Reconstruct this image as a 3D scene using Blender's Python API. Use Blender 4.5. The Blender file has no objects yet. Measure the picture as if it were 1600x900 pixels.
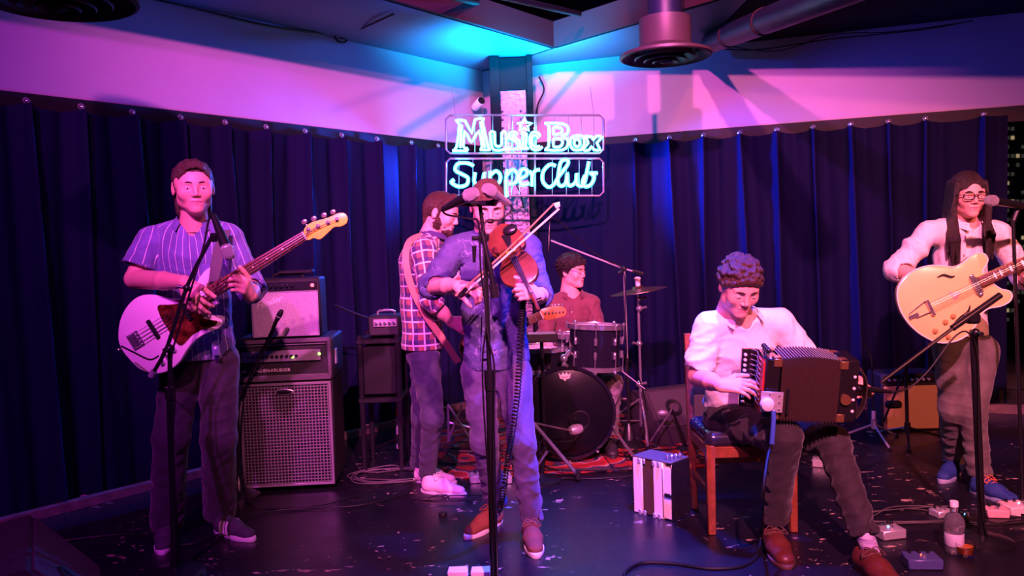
import bpy, bmesh, math, random
import numpy as np
from mathutils import Vector, Matrix
random.seed(7); np.random.seed(7)
S = bpy.context.scene
COL = S.collection
V = lambda *a: np.array(a, dtype=float)
# ------------------------------------------------------------------ camera
FPX, PITCH, ROLL, CAMZ = 1250.0, math.radians(-2.9), math.radians(-1.9), 1.4
def ray(x, y):
    u = (x-800)/FPX; v = (450-y)/FPX
    c, s = math.cos(ROLL), math.sin(ROLL)
    u2 = c*u-s*v; v2 = s*u+c*v
    cp, sp = math.cos(PITCH), math.sin(PITCH)
    return V(u2, cp-sp*v2, sp+cp*v2)
def at(x, y, Y):
    q = ray(x, y); return q*(Y/q[1])+V(0, 0, CAMZ)
def fl(x, y, z=0.0):
    q = ray(x, y); return q*((z-CAMZ)/q[2])+V(0, 0, CAMZ)
def onplane(x, y, P, N):
    q = ray(x, y); t = np.dot(np.array(P)-V(0, 0, CAMZ), N)/np.dot(q, N)
    return q*t+V(0, 0, CAMZ)
cd = bpy.data.cameras.new('camera'); cam = bpy.data.objects.new('camera', cd); COL.objects.link(cam)
cd.sensor_width = 36; cd.sensor_fit = 'HORIZONTAL'; cd.lens = 36*FPX/1600; cd.clip_start = .05; cd.clip_end = 400
fwd = ray(800, 450); rt = ray(801, 450)-fwd; rt /= np.linalg.norm(rt); fwd /= np.linalg.norm(fwd)
upv = np.cross(rt, fwd)
cam.matrix_world = Matrix(((rt[0], upv[0], -fwd[0], 0), (rt[1], upv[1], -fwd[1], 0), (rt[2], upv[2], -fwd[2], CAMZ), (0, 0, 0, 1)))
S.camera = cam
# ------------------------------------------------------------------ world and view
w = bpy.data.worlds.new('night'); S.world = w; w.use_nodes = True
w.node_tree.nodes['Background'].inputs[0].default_value = (.12, .05, .35, 1)
w.node_tree.nodes['Background'].inputs[1].default_value = .012
S.view_settings.view_transform = 'Standard'; S.view_settings.look = 'None'
S.view_settings.gamma = 1.0; S.view_settings.use_curve_mapping = False
S.view_settings.exposure = 0.32
S.cycles.max_bounces = 5; S.cycles.diffuse_bounces = 3; S.cycles.glossy_bounces = 3; S.cycles.sample_clamp_indirect = 4
# ------------------------------------------------------------------ stage lights, then unseen lamps added around the neon sign
def spot(name, loc, tgt, power, color, size=60, blend=.6, soft=.06):
    l = bpy.data.lights.new(name, 'SPOT'); l.energy = power; l.color = color
    l.spot_size = math.radians(size); l.spot_blend = blend; l.shadow_soft_size = soft
    o = bpy.data.objects.new(name, l); COL.objects.link(o); o.location = loc
    o.rotation_euler = (Vector(tgt)-Vector(loc)).to_track_quat('-Z', 'Y').to_euler(); return o
def area(name, loc, tgt, power, color, sx, sy):
    l = bpy.data.lights.new(name, 'AREA'); l.energy = power; l.color = color; l.shape = 'RECTANGLE'; l.size = sx; l.size_y = sy
    o = bpy.data.objects.new(name, l); COL.objects.link(o); o.location = loc
    o.rotation_euler = (Vector(tgt)-Vector(loc)).to_track_quat('-Z', 'Y').to_euler(); return o
spot('stage_light_purple', (-1.5, -.8, 4.1), (-1.9, 4.8, 1.3), 900, (.60, .03, .74), 62, .9)
spot('stage_light_magenta', (-.5, -.9, 4.1), (0, 6.3, 2.0), 3300, (1.0, .135, .68), 54, 1)
spot('stage_light_pink', (.9, -.9, 4.1), (1.25, 4.4, 1.3), 2800, (1.0, .20, .42), 58, .8)
spot('stage_light_rose', (3.1, -.5, 4.0), (2.5, 4.6, 1.5), 900, (1.0, .20, .16), 46, .8)
spot('stage_light_blue_left', (1.6, 3.2, 2.75), (-1.0, 6.9, 3.3), 300, (.005, .09, 1.0), 50, 1)
spot('stage_light_blue_right', (-1.4, 3.4, 2.75), (1.3, 7.1, 3.3), 240, (.005, .07, 1.0), 46, 1)
spot('stage_light_blue_floor', (.9, 3.4, 2.9), (.40, 3.65, 0), 1700, (.02, .06, 1.0), 46, .9)
spot('added_blue_graze_left', (-.25, 6.85, 2.15), (-3.0, 3.9, 1.3), 800, (.02, .08, 1.0), 75, .9)  # unseen spot added by the column to brighten the left curtain folds
spot('added_blue_graze_right', (.45, 6.80, 2.15), (4.2, 5.8, 1.3), 720, (.02, .06, 1.0), 75, .9)  # its twin, added to rake the folds of the right curtain
spot('added_cyan_uplight', (.15, 6.30, 2.50), (.15, 6.45, 3.05), 520, (.0, .42, 1.0), 135, .7, .15)  # unseen spot added to stand in for neon spill on the ceiling
area('added_sign_glow', (.0, 6.50, 2.3), (.0, 8.0, 2.45), 10, (.01, .22, 1.0), 1.4, .5)  # unseen panel added to boost the sign's blue on the corner walls
# ------------------------------------------------------------------ helpers
def nrm(v): v = np.array(v, float); return v/(np.linalg.norm(v)+1e-12)
def tag(o, label=None, cat=None, group=None, kind=None):
    if label: o['label'] = label
    if cat: o['category'] = cat
    if group: o['group'] = group
    if kind: o['kind'] = kind
    return o
def thing(name, label, cat, loc=(0, 0, 0), group=None):
    o = bpy.data.objects.new(name, None); COL.objects.link(o); o.location = Vector(loc); o.empty_display_size = .1
    return tag(o, label, cat, group)
MATS = {}
def mat(name, col=(.5, .5, .5), rough=.5, metal=0, spec=.5, emit=None, es=1, trans=0, ior=1.45, bump=0, bscale=40, noise=0, nscale=8, sheen=0, coat=0, bstretch=(1, 1, 1), col2=None, bdist=.01):
    if name in MATS: return MATS[name]
    m = bpy.data.materials.new(name); m.use_nodes = True; nt = m.node_tree; b = nt.nodes['Principled BSDF']
    b.inputs['Base Color'].default_value = (*col, 1); b.inputs['Roughness'].default_value = rough
    b.inputs['Metallic'].default_value = metal; b.inputs['Specular IOR Level'].default_value = spec
    b.inputs['Transmission Weight'].default_value = trans; b.inputs['IOR'].default_value = ior
    b.inputs['Sheen Weight'].default_value = sheen; b.inputs['Coat Weight'].default_value = coat
    if emit: b.inputs['Emission Color'].default_value = (*emit, 1); b.inputs['Emission Strength'].default_value = es
    if bump or noise:
        tc = nt.nodes.new('ShaderNodeTexCoord'); mp = nt.nodes.new('ShaderNodeMapping'); mp.inputs['Scale'].default_value = bstretch
        nt.links.new(tc.outputs['Object'], mp.inputs['Vector'])
    if bump:
        n = nt.nodes.new('ShaderNodeTexNoise'); n.inputs['Scale'].default_value = bscale; n.inputs['Detail'].default_value = 4
        nt.links.new(mp.outputs[0], n.inputs['Vector'])
        bp = nt.nodes.new('ShaderNodeBump'); bp.inputs['Strength'].default_value = min(1, bump); bp.inputs['Distance'].default_value = bdist
        nt.links.new(n.outputs['Fac'], bp.inputs['Height']); nt.links.new(bp.outputs[0], b.inputs['Normal'])
    if noise:
        n = nt.nodes.new('ShaderNodeTexNoise'); n.inputs['Scale'].default_value = nscale; n.inputs['Detail'].default_value = 5
        nt.links.new(mp.outputs[0], n.inputs['Vector'])
        r = nt.nodes.new('ShaderNodeValToRGB'); c2 = col2 or tuple(c*(1-noise) for c in col)
        r.color_ramp.elements[0].position = .38; r.color_ramp.elements[0].color = (*c2, 1)
        r.color_ramp.elements[1].position = .62; r.color_ramp.elements[1].color = (*col, 1)
        nt.links.new(n.outputs['Fac'], r.inputs[0]); nt.links.new(r.outputs[0], b.inputs['Base Color'])
    MATS[name] = m; return m
def mkmesh(name, vs, fs, mats, parent=None, smooth=True, mi=None):
    me = bpy.data.meshes.new(name)
    vs = np.asarray(vs, np.float32)
    if isinstance(fs, np.ndarray):
        me.vertices.add(len(vs)); me.vertices.foreach_set('co', vs.ravel())
        n = fs.shape[1]; me.loops.add(fs.size); me.loops.foreach_set('vertex_index', fs.astype(np.int32).ravel())
        me.polygons.add(len(fs)); me.polygons.foreach_set('loop_start', np.arange(0, fs.size, n, dtype=np.int32))
        me.update(calc_edges=True)
    else:
        me.from_pydata(vs.tolist(), [], fs)
    if not isinstance(mats, (list, tuple)): mats = [mats]
    for m in mats: me.materials.append(m)
    if mi is not None: me.polygons.foreach_set('material_index', np.asarray(mi, np.int32))
    me.polygons.foreach_set('use_smooth', np.full(len(me.polygons), bool(smooth)))
    me.validate(); me.update()
    o = bpy.data.objects.new(name, me); COL.objects.link(o)
    if parent: setpar(o, parent)
    return o
def setpar(o, p):
    # meshes are written in world space, things sit at their base: shift vertices into the parent's frame
    T = Vector((0, 0, 0)); q = p
    while q: T += q.location; q = q.parent
    if o.data and T.length > 0: o.data.transform(Matrix.Translation(-T))
    o.parent = p
def frame_from(x=None, y=None, z=None):
    if x is not None and y is not None: x = nrm(x); z = nrm(np.cross(x, y)); y = np.cross(z, x)
    elif x is not None: x = nrm(x); z = nrm(np.array(z)-np.dot(z, x)*x); y = np.cross(z, x)
    return np.array([x, y, z])
ID = np.eye(3)
def catmull(P, n=6, cyc=False):
    P = [np.array(p, float) for p in P]; out = []; N = len(P)
    for i in range(N if cyc else N-1):
        if cyc: a, b, c, d = P[i-1], P[i], P[(i+1) % N], P[(i+2) % N]
        else: a, b, c, d = P[max(i-1, 0)], P[i], P[i+1], P[min(i+2, N-1)]
        for k in range(n):
            t = k/n; out.append(.5*((2*b)+(-a+c)*t+(2*a-5*b+4*c-d)*t*t+(-a+3*b-3*c+d)*t**3))
    if not cyc: out.append(P[-1])
    return out
class MB:
    def __init__(s): s.v = []; s.f = []; s.m = []; s.cur = 0
    def add(s, vs, fs):
        o = len(s.v); s.v += [tuple(map(float, v)) for v in vs]; s.f += [tuple(i+o for i in f) for f in fs]; s.m += [s.cur]*len(fs); return s
    def mi(s, k): s.cur = k; return s
    def box(s, c, d, R=ID, bev=.004):
        c = np.array(c, float); h = np.array(d, float)/2; b = min(bev, *(h*.45)); vs = []; idx = {}
        for sx in (-1, 1):
            for sy in (-1, 1):
                for sz in (-1, 1):
                    for ax in range(3):
                        p = [sx*(h[0]-b), sy*(h[1]-b), sz*(h[2]-b)]; p[ax] = (sx, sy, sz)[ax]*h[ax]
                        idx[(sx, sy, sz, ax)] = len(vs); vs.append(c+np.array(p)@R)
        fs = []
        for ax in range(3):
            a, bb = [(1, 2), (2, 0), (0, 1)][ax]
            for sg in (-1, 1):
                q = []
                for (u, v) in ((-1, -1), (1, -1), (1, 1), (-1, 1)):
                    k = [0, 0, 0]; k[ax] = sg; k[a] = u; k[bb] = v; q.append(idx[(*k, ax)])
                fs.append(q if sg > 0 else q[::-1])
        for ax in range(3):
            a, bb = [(1, 2), (2, 0), (0, 1)][ax]
            for u in (-1, 1):
                for v in (-1, 1):
                    k0 = [0, 0, 0]; k0[ax] = -1; k0[a] = u; k0[bb] = v; k1 = list(k0); k1[ax] = 1
                    q = [idx[(*k0, a)], idx[(*k1, a)], idx[(*k1, bb)], idx[(*k0, bb)]]
                    fs.append(q if u*v < 0 else q[::-1])
        for sx in (-1, 1):
            for sy in (-1, 1):
                for sz in (-1, 1):
                    q = [idx[(sx, sy, sz, k)] for k in range(3)]; fs.append(q if sx*sy*sz > 0 else q[::-1])
        return s.add(vs, fs)
    def cyl(s, a, b, r, r2=None, n=14, caps=True):
        a = np.array(a, float); b = np.array(b, float); r2 = r if r2 is None else r2; d = nrm(b-a)
        x = nrm(np.cross(d, [0, 0, 1] if abs(d[2]) < .9 else [1, 0, 0])); y = np.cross(d, x); vs = []; fs = []
        for p, rr in ((a, r), (b, r2)):
            for k in range(n): t = 2*math.pi*k/n; vs.append(p+rr*(math.cos(t)*x+math.sin(t)*y))
        for k in range(n): fs.append((k, (k+1) % n, n+(k+1) % n, n+k))
        if caps: fs.append(tuple(range(n))[::-1]); fs.append(tuple(range(n, 2*n)))
        return s.add(vs, fs)
    def lathe(s, prof, o, d, n=20):
        o = np.array(o, float); d = nrm(d); x = nrm(np.cross(d, [0, 0, 1] if abs(d[2]) < .9 else [1, 0, 0])); y = np.cross(d, x); vs = []; fs = []
        for (r, h) in prof:
            for k in range(n): t = 2*math.pi*k/n; vs.append(o+d*h+max(r, 1e-4)*(math.cos(t)*x+math.sin(t)*y))
        for j in range(len(prof)-1):
            for k in range(n): fs.append((j*n+k, j*n+(k+1) % n, (j+1)*n+(k+1) % n, (j+1)*n+k))
        return s.add(vs, fs)
    def tube(s, P, r, n=8, cyc=False, smooth=0, caps=True):
        if smooth: P = catmull(P, smooth, cyc)
        P = [np.array(p, float) for p in P]; N = len(P); rr = r if hasattr(r, '__len__') else [r]*N
        if len(rr) != N: rr = np.interp(np.linspace(0, 1, N), np.linspace(0, 1, len(rr)), rr)
        vs = []; fs = []; up = None
        for i in range(N):
            t = nrm((P[(i+1) % N] if cyc or i < N-1 else P[i])-(P[i-1] if cyc or i > 0 else P[i]))
            if up is None: up = nrm(np.cross(t, [0, 0, 1] if abs(t[2]) < .9 else [1, 0, 0]))
            up = nrm(up-np.dot(up, t)*t); b = np.cross(t, up)
            for k in range(n): a = 2*math.pi*k/n; vs.append(P[i]+rr[i]*(math.cos(a)*up+math.sin(a)*b))
        for i in range(N if cyc else N-1):
            j = (i+1) % N
            for k in range(n): fs.append((i*n+k, i*n+(k+1) % n, j*n+(k+1) % n, j*n+k))
        if not cyc and caps: fs.append(tuple(range(n))[::-1]); fs.append(tuple(range((N-1)*n, N*n)))
        return s.add(vs, fs)
    def sph(s, c, r, R=ID, n=12, m=8):
        r = np.array([r]*3 if not hasattr(r, '__len__') else r, float); vs = []; fs = []
        for j in range(m+1):
            ph = math.pi*j/m
            for k in range(n):
                t = 2*math.pi*k/n; vs.append(np.array(c, float)+(r*np.array([max(math.sin(ph), .001)*math.cos(t), max(math.sin(ph), .001)*math.sin(t), math.cos(ph)]))@R)
        for j in range(m):
            for k in range(n): fs.append((j*n+k, (j+1)*n+k, (j+1)*n+(k+1) % n, j*n+(k+1) % n))
        return s.add(vs, fs)
    def prism(s, P, N, th, bev=.004, back=None):
        """outline P (3D points on a plane, front face), extruded th against normal N, rounded rim"""
        P = [np.array(p, float) for p in P]; N = nrm(N); n = len(P); c = sum(P)/n
        area = sum(np.dot(np.cross(P[i]-c, P[(i+1) % n]-c), N) for i in range(n))
        if area < 0: P = P[::-1]
        def inset(d):
            o = []
            for i in range(n):
                e1 = nrm(P[i]-P[i-1]+1e-9); e2 = nrm(P[(i+1) % n]-P[i]+1e-9)
                q = nrm(np.cross(N, e1)+np.cross(N, e2)); o.append(P[i]+q*d)
            return o
        loops = []
        for (d, h) in ((bev, 0), (bev*.3, bev*.3), (0, bev), (0, th-bev), (bev*.3, th-bev*.3), (bev, th)): loops.append([p-N*h for p in inset(d)])
        vs = [p for l in loops for p in l]; fs = [tuple(range(n))]
        for j in range(5):
            for k in range(n): fs.append(((j+1)*n+k, (j+1)*n+(k+1) % n, j*n+(k+1) % n, j*n+k))
        fs.append(tuple(range(5*n, 6*n))[::-1])
        return s.add(vs, fs)
    def ribbon(s, P, W, th=.003):
        """strip along P with half-width vectors W"""
        n = len(P); vs = []; fs = []
        for i in range(n):
            p = np.array(P[i], float); wv = np.array(W[i] if isinstance(W, list) else W, float)
            t = nrm(np.array(P[min(i+1, n-1)])-np.array(P[max(i-1, 0)])); nn = nrm(np.cross(t, wv))*th/2
            vs += [p-wv-nn, p+wv-nn, p+wv+nn, p-wv+nn]
        for i in range(n-1):
            a = 4*i; b = a+4
            for k in range(4): fs.append((a+k, a+(k+1) % 4, b+(k+1) % 4, b+k))
        fs += [(3, 2, 1, 0), (4*n-4, 4*n-3, 4*n-2, 4*n-1)]
        return s.add(vs, fs)
    def build(s, name, mats, parent=None, smooth=None, label=None):
        o = mkmesh(name, s.v, s.f, mats, parent, False, s.m)
        if smooth is None: smooth = 40
        if smooth:
            bm = bmesh.new(); bm.from_mesh(o.data); a = math.radians(smooth)
            bmesh.ops.recalc_face_normals(bm, faces=bm.faces[:])
            for f in bm.faces: f.smooth = True
            for e in bm.edges:
                if len(e.link_faces) == 2 and e.calc_face_angle(0) > a: e.smooth = False
            bm.to_mesh(o.data); bm.free()
        if label: o['label'] = label
        return o
# ------------------------------------------------------------------ implicit surfaces for bodies and cloth
class Vol:
    def __init__(s, lo, hi, res):
        s.lo = np.array(lo, float); s.res = res; s.n = np.ceil((np.array(hi)-s.lo)/res).astype(int)+1
        s.F = np.full(s.n, 9., np.float32); s.ax = [(s.lo[i]+res*np.arange(s.n[i])).astype(np.float32) for i in range(3)]
    def reg(s, lo, hi):
        a = np.clip(np.floor((lo-s.lo)/s.res).astype(int), 0, s.n); b = np.clip(np.ceil((hi-s.lo)/s.res).astype(int)+1, 0, s.n)
        if (b <= a).any(): return None, None
        sl = tuple(slice(a[i], b[i]) for i in range(3))
        return sl, (s.ax[0][sl[0]][:, None, None], s.ax[1][sl[1]][None, :, None], s.ax[2][sl[2]][None, None, :])
    def put(s, sl, d, k, op):
        A = s.F[sl]
        if op == 'u':
            if k <= 0: s.F[sl] = np.minimum(A, d)
            else: h = np.clip(.5+.5*(A-d)/k, 0, 1); s.F[sl] = A+(d-A)*h-k*h*(1-h)
        elif op == 's':
            k = max(k, 1e-5); h = np.clip(.5-.5*(A+d)/k, 0, 1); s.F[sl] = A*(1-h)-d*h+k*h*(1-h)
    def cone(s, a, b, ra, rb=None, k=.01, sq=None, op='u', flat=(0, 0), rip=None):
        rb = ra if rb is None else rb; a = np.array(a, float); b = np.array(b, float); m = max(ra, rb)*(max(1, sq[1]) if sq else 1)+k+2.5*s.res+(rip[0] if rip else 0)
        sl, G = s.reg(np.minimum(a, b)-m, np.maximum(a, b)+m)
        if sl is None: return s
        ab = b-a; L2 = float(ab@ab)+1e-12
        q = [G[i]-np.float32(a[i]) for i in range(3)]
        t0 = (q[0]*ab[0]+q[1]*ab[1]+q[2]*ab[2])/L2; t = np.clip(t0, 0, 1)
        q = [q[i]-t*ab[i] for i in range(3)]
        if sq:
            u = nrm(sq[0]); c = (q[0]*u[0]+q[1]*u[1]+q[2]*u[2])*(1/sq[1]-1); q = [q[i]+c*u[i] for i in range(3)]
        d = np.sqrt(q[0]**2+q[1]**2+q[2]**2)
        r = ra+t*(rb-ra)
        if rip:
            amp, frq, ph = rip[:3]; L = math.sqrt(L2); an = rip[3] if len(rip) > 3 else V(.7, .3, .6)
            side = (q[0]*an[0]+q[1]*an[1]+q[2]*an[2])/np.maximum(d, 1e-4)
            env = rip[4](t) if len(rip) > 4 else 1.
            r = r+amp*env*np.sin(2*math.pi*(frq*t*L+ph)+1.9*side+1.5*np.sin(4*side+13*t*L+ph))*(.3+.7*np.sin(3.1*side+15*t*L+ph*2))
        d = d-r
        L = math.sqrt(L2)
        if flat[1]: d = np.maximum(d, (t0-1)*L)
        if flat[0]: d = np.maximum(d, -t0*L)
        s.put(sl, d.astype(np.float32), k, op); return s
    def ell(s, c, r, R=ID, k=.01, op='u'):
        c = np.array(c, float); r = np.array(r, float); m = max(r)+k+2.5*s.res; sl, G = s.reg(c-m, c+m)
        if sl is None: return s
        g = [G[i]-np.float32(c[i]) for i in range(3)]
        q = [(g[0]*R[j][0]+g[1]*R[j][1]+g[2]*R[j][2]) for j in range(3)]
        k0 = np.sqrt((q[0]/r[0])**2+(q[1]/r[1])**2+(q[2]/r[2])**2); k1 = np.sqrt((q[0]/r[0]**2)**2+(q[1]/r[1]**2)**2+(q[2]/r[2]**2)**2)
        d = k0*(k0-1)/np.maximum(k1, 1e-6)
        s.put(sl, d.astype(np.float32), k, op); return s
    def half(s, p, n, lo=None, hi=None, k=.004):
        """cut away the side n points to, within a box"""
        lo = s.lo if lo is None else np.array(lo); hi = s.lo+s.res*s.n if hi is None else np.array(hi); sl, G = s.reg(lo, hi)
        if sl is None: return s
        n = nrm(n); d = -((G[0]-p[0])*n[0]+(G[1]-p[1])*n[1]+(G[2]-p[2])*n[2])
        s.put(sl, d.astype(np.float32), k, 's'); return s
    def noise(s, amp, sc, seed=0):
        sl, G = s.reg(s.lo, s.lo+s.res*s.n); x, y, z = G; r = np.random.RandomState(seed); o = 0
        for i in range(5):
            a = r.normal(size=3)*sc*(1+.5*i); b = r.normal(size=3)*sc*.6; p = r.rand(2)*6
            o = o+np.sin(a[0]*x+a[1]*y+a[2]*z+p[0]+1.5*np.sin(b[0]*x+b[1]*y+b[2]*z+p[1]))/(1+.4*i)
        s.F = s.F+np.float32(amp*.5)*o.astype(np.float32); return s
    def folds(s, amp, sc, d=(.3, .3, 1), seed=0, n=4):
        sl, G = s.reg(s.lo, s.lo+s.res*s.n); x, y, z = G; r = np.random.RandomState(seed); o = 0
        for i in range(n):
            a = nrm(np.array(d)+r.normal(size=3)*.55)*sc*(1+.35*i); b = r.normal(size=3)*9; c = r.normal(size=3)*7; p = r.rand(3)*6
            w_ = np.sin(b[0]*x+b[1]*y+b[2]*z+p[0]); m = np.clip(.2+np.sin(c[0]*x+c[1]*y+c[2]*z+p[1]), 0, 1)
            o = o+(1-np.abs(np.sin(a[0]*x+a[1]*y+a[2]*z+1.3*w_+p[2])))**2.2*m
        s.F = s.F-np.float32(amp)*(np.minimum(o, 1.4)-.35*n*.5).astype(np.float32); return s
    def mesh(s):
        F = s.F; I = F < 0; c = I[:-1, :-1, :-1]; al = c.copy(); an = c.copy()
        for dx in (0, 1):
            for dy in (0, 1):
                for dz in (0, 1):
                    q = I[dx:I.shape[0]-1+dx, dy:I.shape[1]-1+dy, dz:I.shape[2]-1+dz]; al &= q; an |= q
        act = an & ~al; ijk = np.argwhere(act); idm = np.full(act.shape, -1, np.int32); idm[act] = np.arange(len(ijk))
        C = {}
        for dx in (0, 1):
            for dy in (0, 1):
                for dz in (0, 1): C[(dx, dy, dz)] = F[ijk[:, 0]+dx, ijk[:, 1]+dy, ijk[:, 2]+dz]
        P = np.zeros((len(ijk), 3)); cnt = np.zeros(len(ijk))
        for ax in range(3):
            for u in (0, 1):
                for v in (0, 1):
                    k0 = [u, v]; k0.insert(ax, 0); k1 = [u, v]; k1.insert(ax, 1); f0 = C[tuple(k0)]; f1 = C[tuple(k1)]
                    m = (f0 < 0) != (f1 < 0); t = np.where(m, f0/np.where(m, f0-f1, 1), 0)
                    pp = np.tile(np.array(k0, float), (len(ijk), 1)); pp[:, ax] = t; P += pp*m[:, None]; cnt += m
        vs = s.lo+s.res*(ijk+P/cnt[:, None]); fs = []
        for ax in range(3):
            sl0 = [slice(None)]*3; sl1 = [slice(None)]*3; sl0[ax] = slice(0, -1); sl1[ax] = slice(1, None)
            A = I[tuple(sl0)]; B = I[tuple(sl1)]; e = np.argwhere(A != B); o1, o2 = [(1, 2), (2, 0), (0, 1)][ax]
            e = e[(e[:, o1] > 0) & (e[:, o2] > 0) & (e[:, o1] < F.shape[o1]-1) & (e[:, o2] < F.shape[o2]-1)]
            if not len(e): continue
            def g(d1, d2): q = e.copy(); q[:, o1] -= d1; q[:, o2] -= d2; return idm[q[:, 0], q[:, 1], q[:, 2]]
            Q = np.stack([g(1, 1), g(0, 1), g(0, 0), g(1, 0)], 1); ins = A[e[:, 0], e[:, 1], e[:, 2]]
            Q[~ins] = Q[~ins][:, ::-1]; fs.append(Q)
        return vs, np.concatenate(fs)
def bounds(*P, m=.2): P = np.array(P); return P.min(0)-m, P.max(0)+m
# ------------------------------------------------------------------ materials of the room
def floor_mat():
    m = bpy.data.materials.new('black_stage_paint'); m.use_nodes = True; nt = m.node_tree; b = nt.nodes['Principled BSDF']; L = nt.links.new
    tc = nt.nodes.new('ShaderNodeTexCoord')
    def nz(scale, detail, stretch=(1, 1, 1), rough=.5):
        mp = nt.nodes.new('ShaderNodeMapping'); mp.inputs['Scale'].default_value = stretch; L(tc.outputs['Object'], mp.inputs[0])
        n = nt.nodes.new('ShaderNodeTexNoise'); n.inputs['Scale'].default_value = scale; n.inputs['Detail'].default_value = detail; n.inputs['Roughness'].default_value = rough
        L(mp.outputs[0], n.inputs[0]); return n.outputs['Fac']
    def ramp(src, a, bb, c0=(0, 0, 0, 1), c1=(1, 1, 1, 1)):
        r = nt.nodes.new('ShaderNodeValToRGB'); r.color_ramp.elements[0].position = a; r.color_ramp.elements[1].position = bb
        r.color_ramp.elements[0].color = c0; r.color_ramp.elements[1].color = c1; L(src, r.inputs[0]); return r.outputs[0]
    def mul(a, bb, op='MULTIPLY'):
        q = nt.nodes.new('ShaderNodeMath'); q.operation = op; L(a, q.inputs[0])
        if hasattr(bb, 'links') or not isinstance(bb, float): L(bb, q.inputs[1])
        else: q.inputs[1].default_value = bb
        return q.outputs[0]
    chips = mul(ramp(nz(11, 5, (1, 1.5, 1), .62), .622, .64), ramp(nz(1.1, 2), .49, .56))
    fine = mul(ramp(nz(34, 3), .69, .71), ramp(nz(2.1, 2), .46, .6))
    wear = mul(chips, fine, 'MAXIMUM')
    mx = nt.nodes.new('ShaderNodeMixRGB'); L(wear, mx.inputs[0]); mx.inputs[1].default_value = (.0065, .006, .011, 1); mx.inputs[2].default_value = (.55, .38, .30, 1)
    L(mx.outputs[0], b.inputs['Base Color'])
    sm = nz(2.5, 6); rr = nt.nodes.new('ShaderNodeMapRange'); L(sm, rr.inputs[0]); rr.inputs[1].default_value = .3; rr.inputs[2].default_value = .7; rr.inputs[3].default_value = .25; rr.inputs[4].default_value = .48
    L(rr.outputs[0], b.inputs['Roughness'])
    bp = nt.nodes.new('ShaderNodeBump'); bp.inputs['Strength'].default_value = .25; bp.inputs['Distance'].default_value = .004; L(nz(22, 5), bp.inputs['Height']); L(bp.outputs[0], b.inputs['Normal'])
    return m
M_floor = floor_mat()
M_white = mat('off_white_wall_paint', (.40, .31, .34), .75, noise=.04, nscale=3, bump=.15, bscale=6)
M_ceil = mat('pale_ceiling_panel', (.11, .17, .26), .6, bump=.1, bscale=5)
M_fascia = mat('brown_fascia', (.035, .012, .018), .75, spec=.2)
M_black = mat('matt_black', (.006, .006, .007), .6, spec=.3)
M_blackg = mat('gloss_black', (.012, .012, .014), .22)
M_tube = mat('black_steel_tube', (.008, .008, .010), .30, metal=.0, spec=.5)
M_mic = mat('mic_grille_mesh', (.5, .5, .53), .45, metal=.35, bump=1, bscale=900)
M_cable = mat('black_rubber_cable', (.006, .006, .007), .5, spec=.3)
M_chrome = mat('chrome', (.85, .85, .88), .16, metal=.9)
M_steel = mat('brushed_steel', (.6, .6, .63), .38, metal=.6)
M_curtain = mat('navy_stage_curtain', (.0035, .0040, .030), .8, spec=.12, bump=.3, bscale=220)
M_trimwood = mat('scuffed_baseboard', (.16, .10, .10), .5, noise=.4, nscale=14)
# ------------------------------------------------------------------ room
def struct(o, label=None): o['kind'] = 'structure'; (label and tag(o, label)); return o
L0, C0, R1 = V(-2.77, 4.44, 0), V(-.21, 7.55, 0), V(3.95, 6.15, 0)
tL = nrm(L0-C0); tR = nrm(R1-C0); nL = V(-tL[1], tL[0], 0); nR = V(tR[1], -tR[0], 0)
if nL @ (V(0, 0, 0)-C0) < 0: nL = -nL
if nR @ (V(0, 0, 0)-C0) < 0: nR = -nR
ZC = 3.05; RAIL = 2.35
LEND = C0+tL*7.6; REND = C0+tR*7.2
def hitL(x, y): q = onplane(x, y, C0, nL); return (q-C0)@tL, q[2]
def hitR(x, y): q = onplane(x, y, C0, nR); return (q-C0)@tR, q[2]
mb = MB(); mb.add([(-7, -3, 0), (7.5, -3, 0), (7.5, 9, 0), (-7, 9, 0)], [(0, 1, 2, 3)]); struct(mb.build('floor', M_floor), 'black painted stage floor with chipped paint')
def wallstrip(s0, s1, z0, z1, t, n, off=0, th=.12):
    c = C0+t*(s0+s1)/2+n*(off-th/2)+V(0, 0, (z0+z1)/2); mbx.box(c, (s1-s0, th, z1-z0), np.array([t, nrm(np.cross(V(0, 0, 1), t)), V(0, 0, 1)]), .002)
sWin = hitR(1545, 400)[0]
mbx = MB(); wallstrip(-.05, 7.6, 0, 4.2, tL, nL); struct(mbx.build('wall_left', M_white), 'off-white wall above the curtain, left of the column')
mbx = MB(); wallstrip(-.05, 7.2, RAIL, 3.06, tR, nR); wallstrip(-.05, sWin, 0, RAIL, tR, nR, -.01, .1); struct(mbx.build('wall_right', M_white), 'off-white wall above the curtain, right of the column')
mbx = MB(); wallstrip(0, 7.6, RAIL-.12, RAIL, tL, nL, .025, .05); struct(mbx.build('trim_1', M_black), 'black curtain rail board along the left wall')
mbx = MB(); wallstrip(0, 7.2, RAIL-.12, RAIL, tR, nR, .025, .05); struct(mbx.build('trim_2', M_black), 'black curtain rail board along the right wall')
# window beyond the right curtain
mbx = MB()
for s in (sWin, sWin+1.6): wallstrip(s-.03, s+.03, 0, RAIL-.1, tR, nR, .0, .07)
wallstrip(sWin, sWin+1.6, 0, .16, tR, nR, .0, .07)
win = mbx.build('window_1', M_black); struct(win, 'dark window onto the night city, right of the curtain')
mbx = MB(); wallstrip(sWin, sWin+3, .16, RAIL-.12, tR, nR, -.03, .006); mbx.build('pane', mat('window_glass', (1, 1, 1), .02, trans=1), win)
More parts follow.
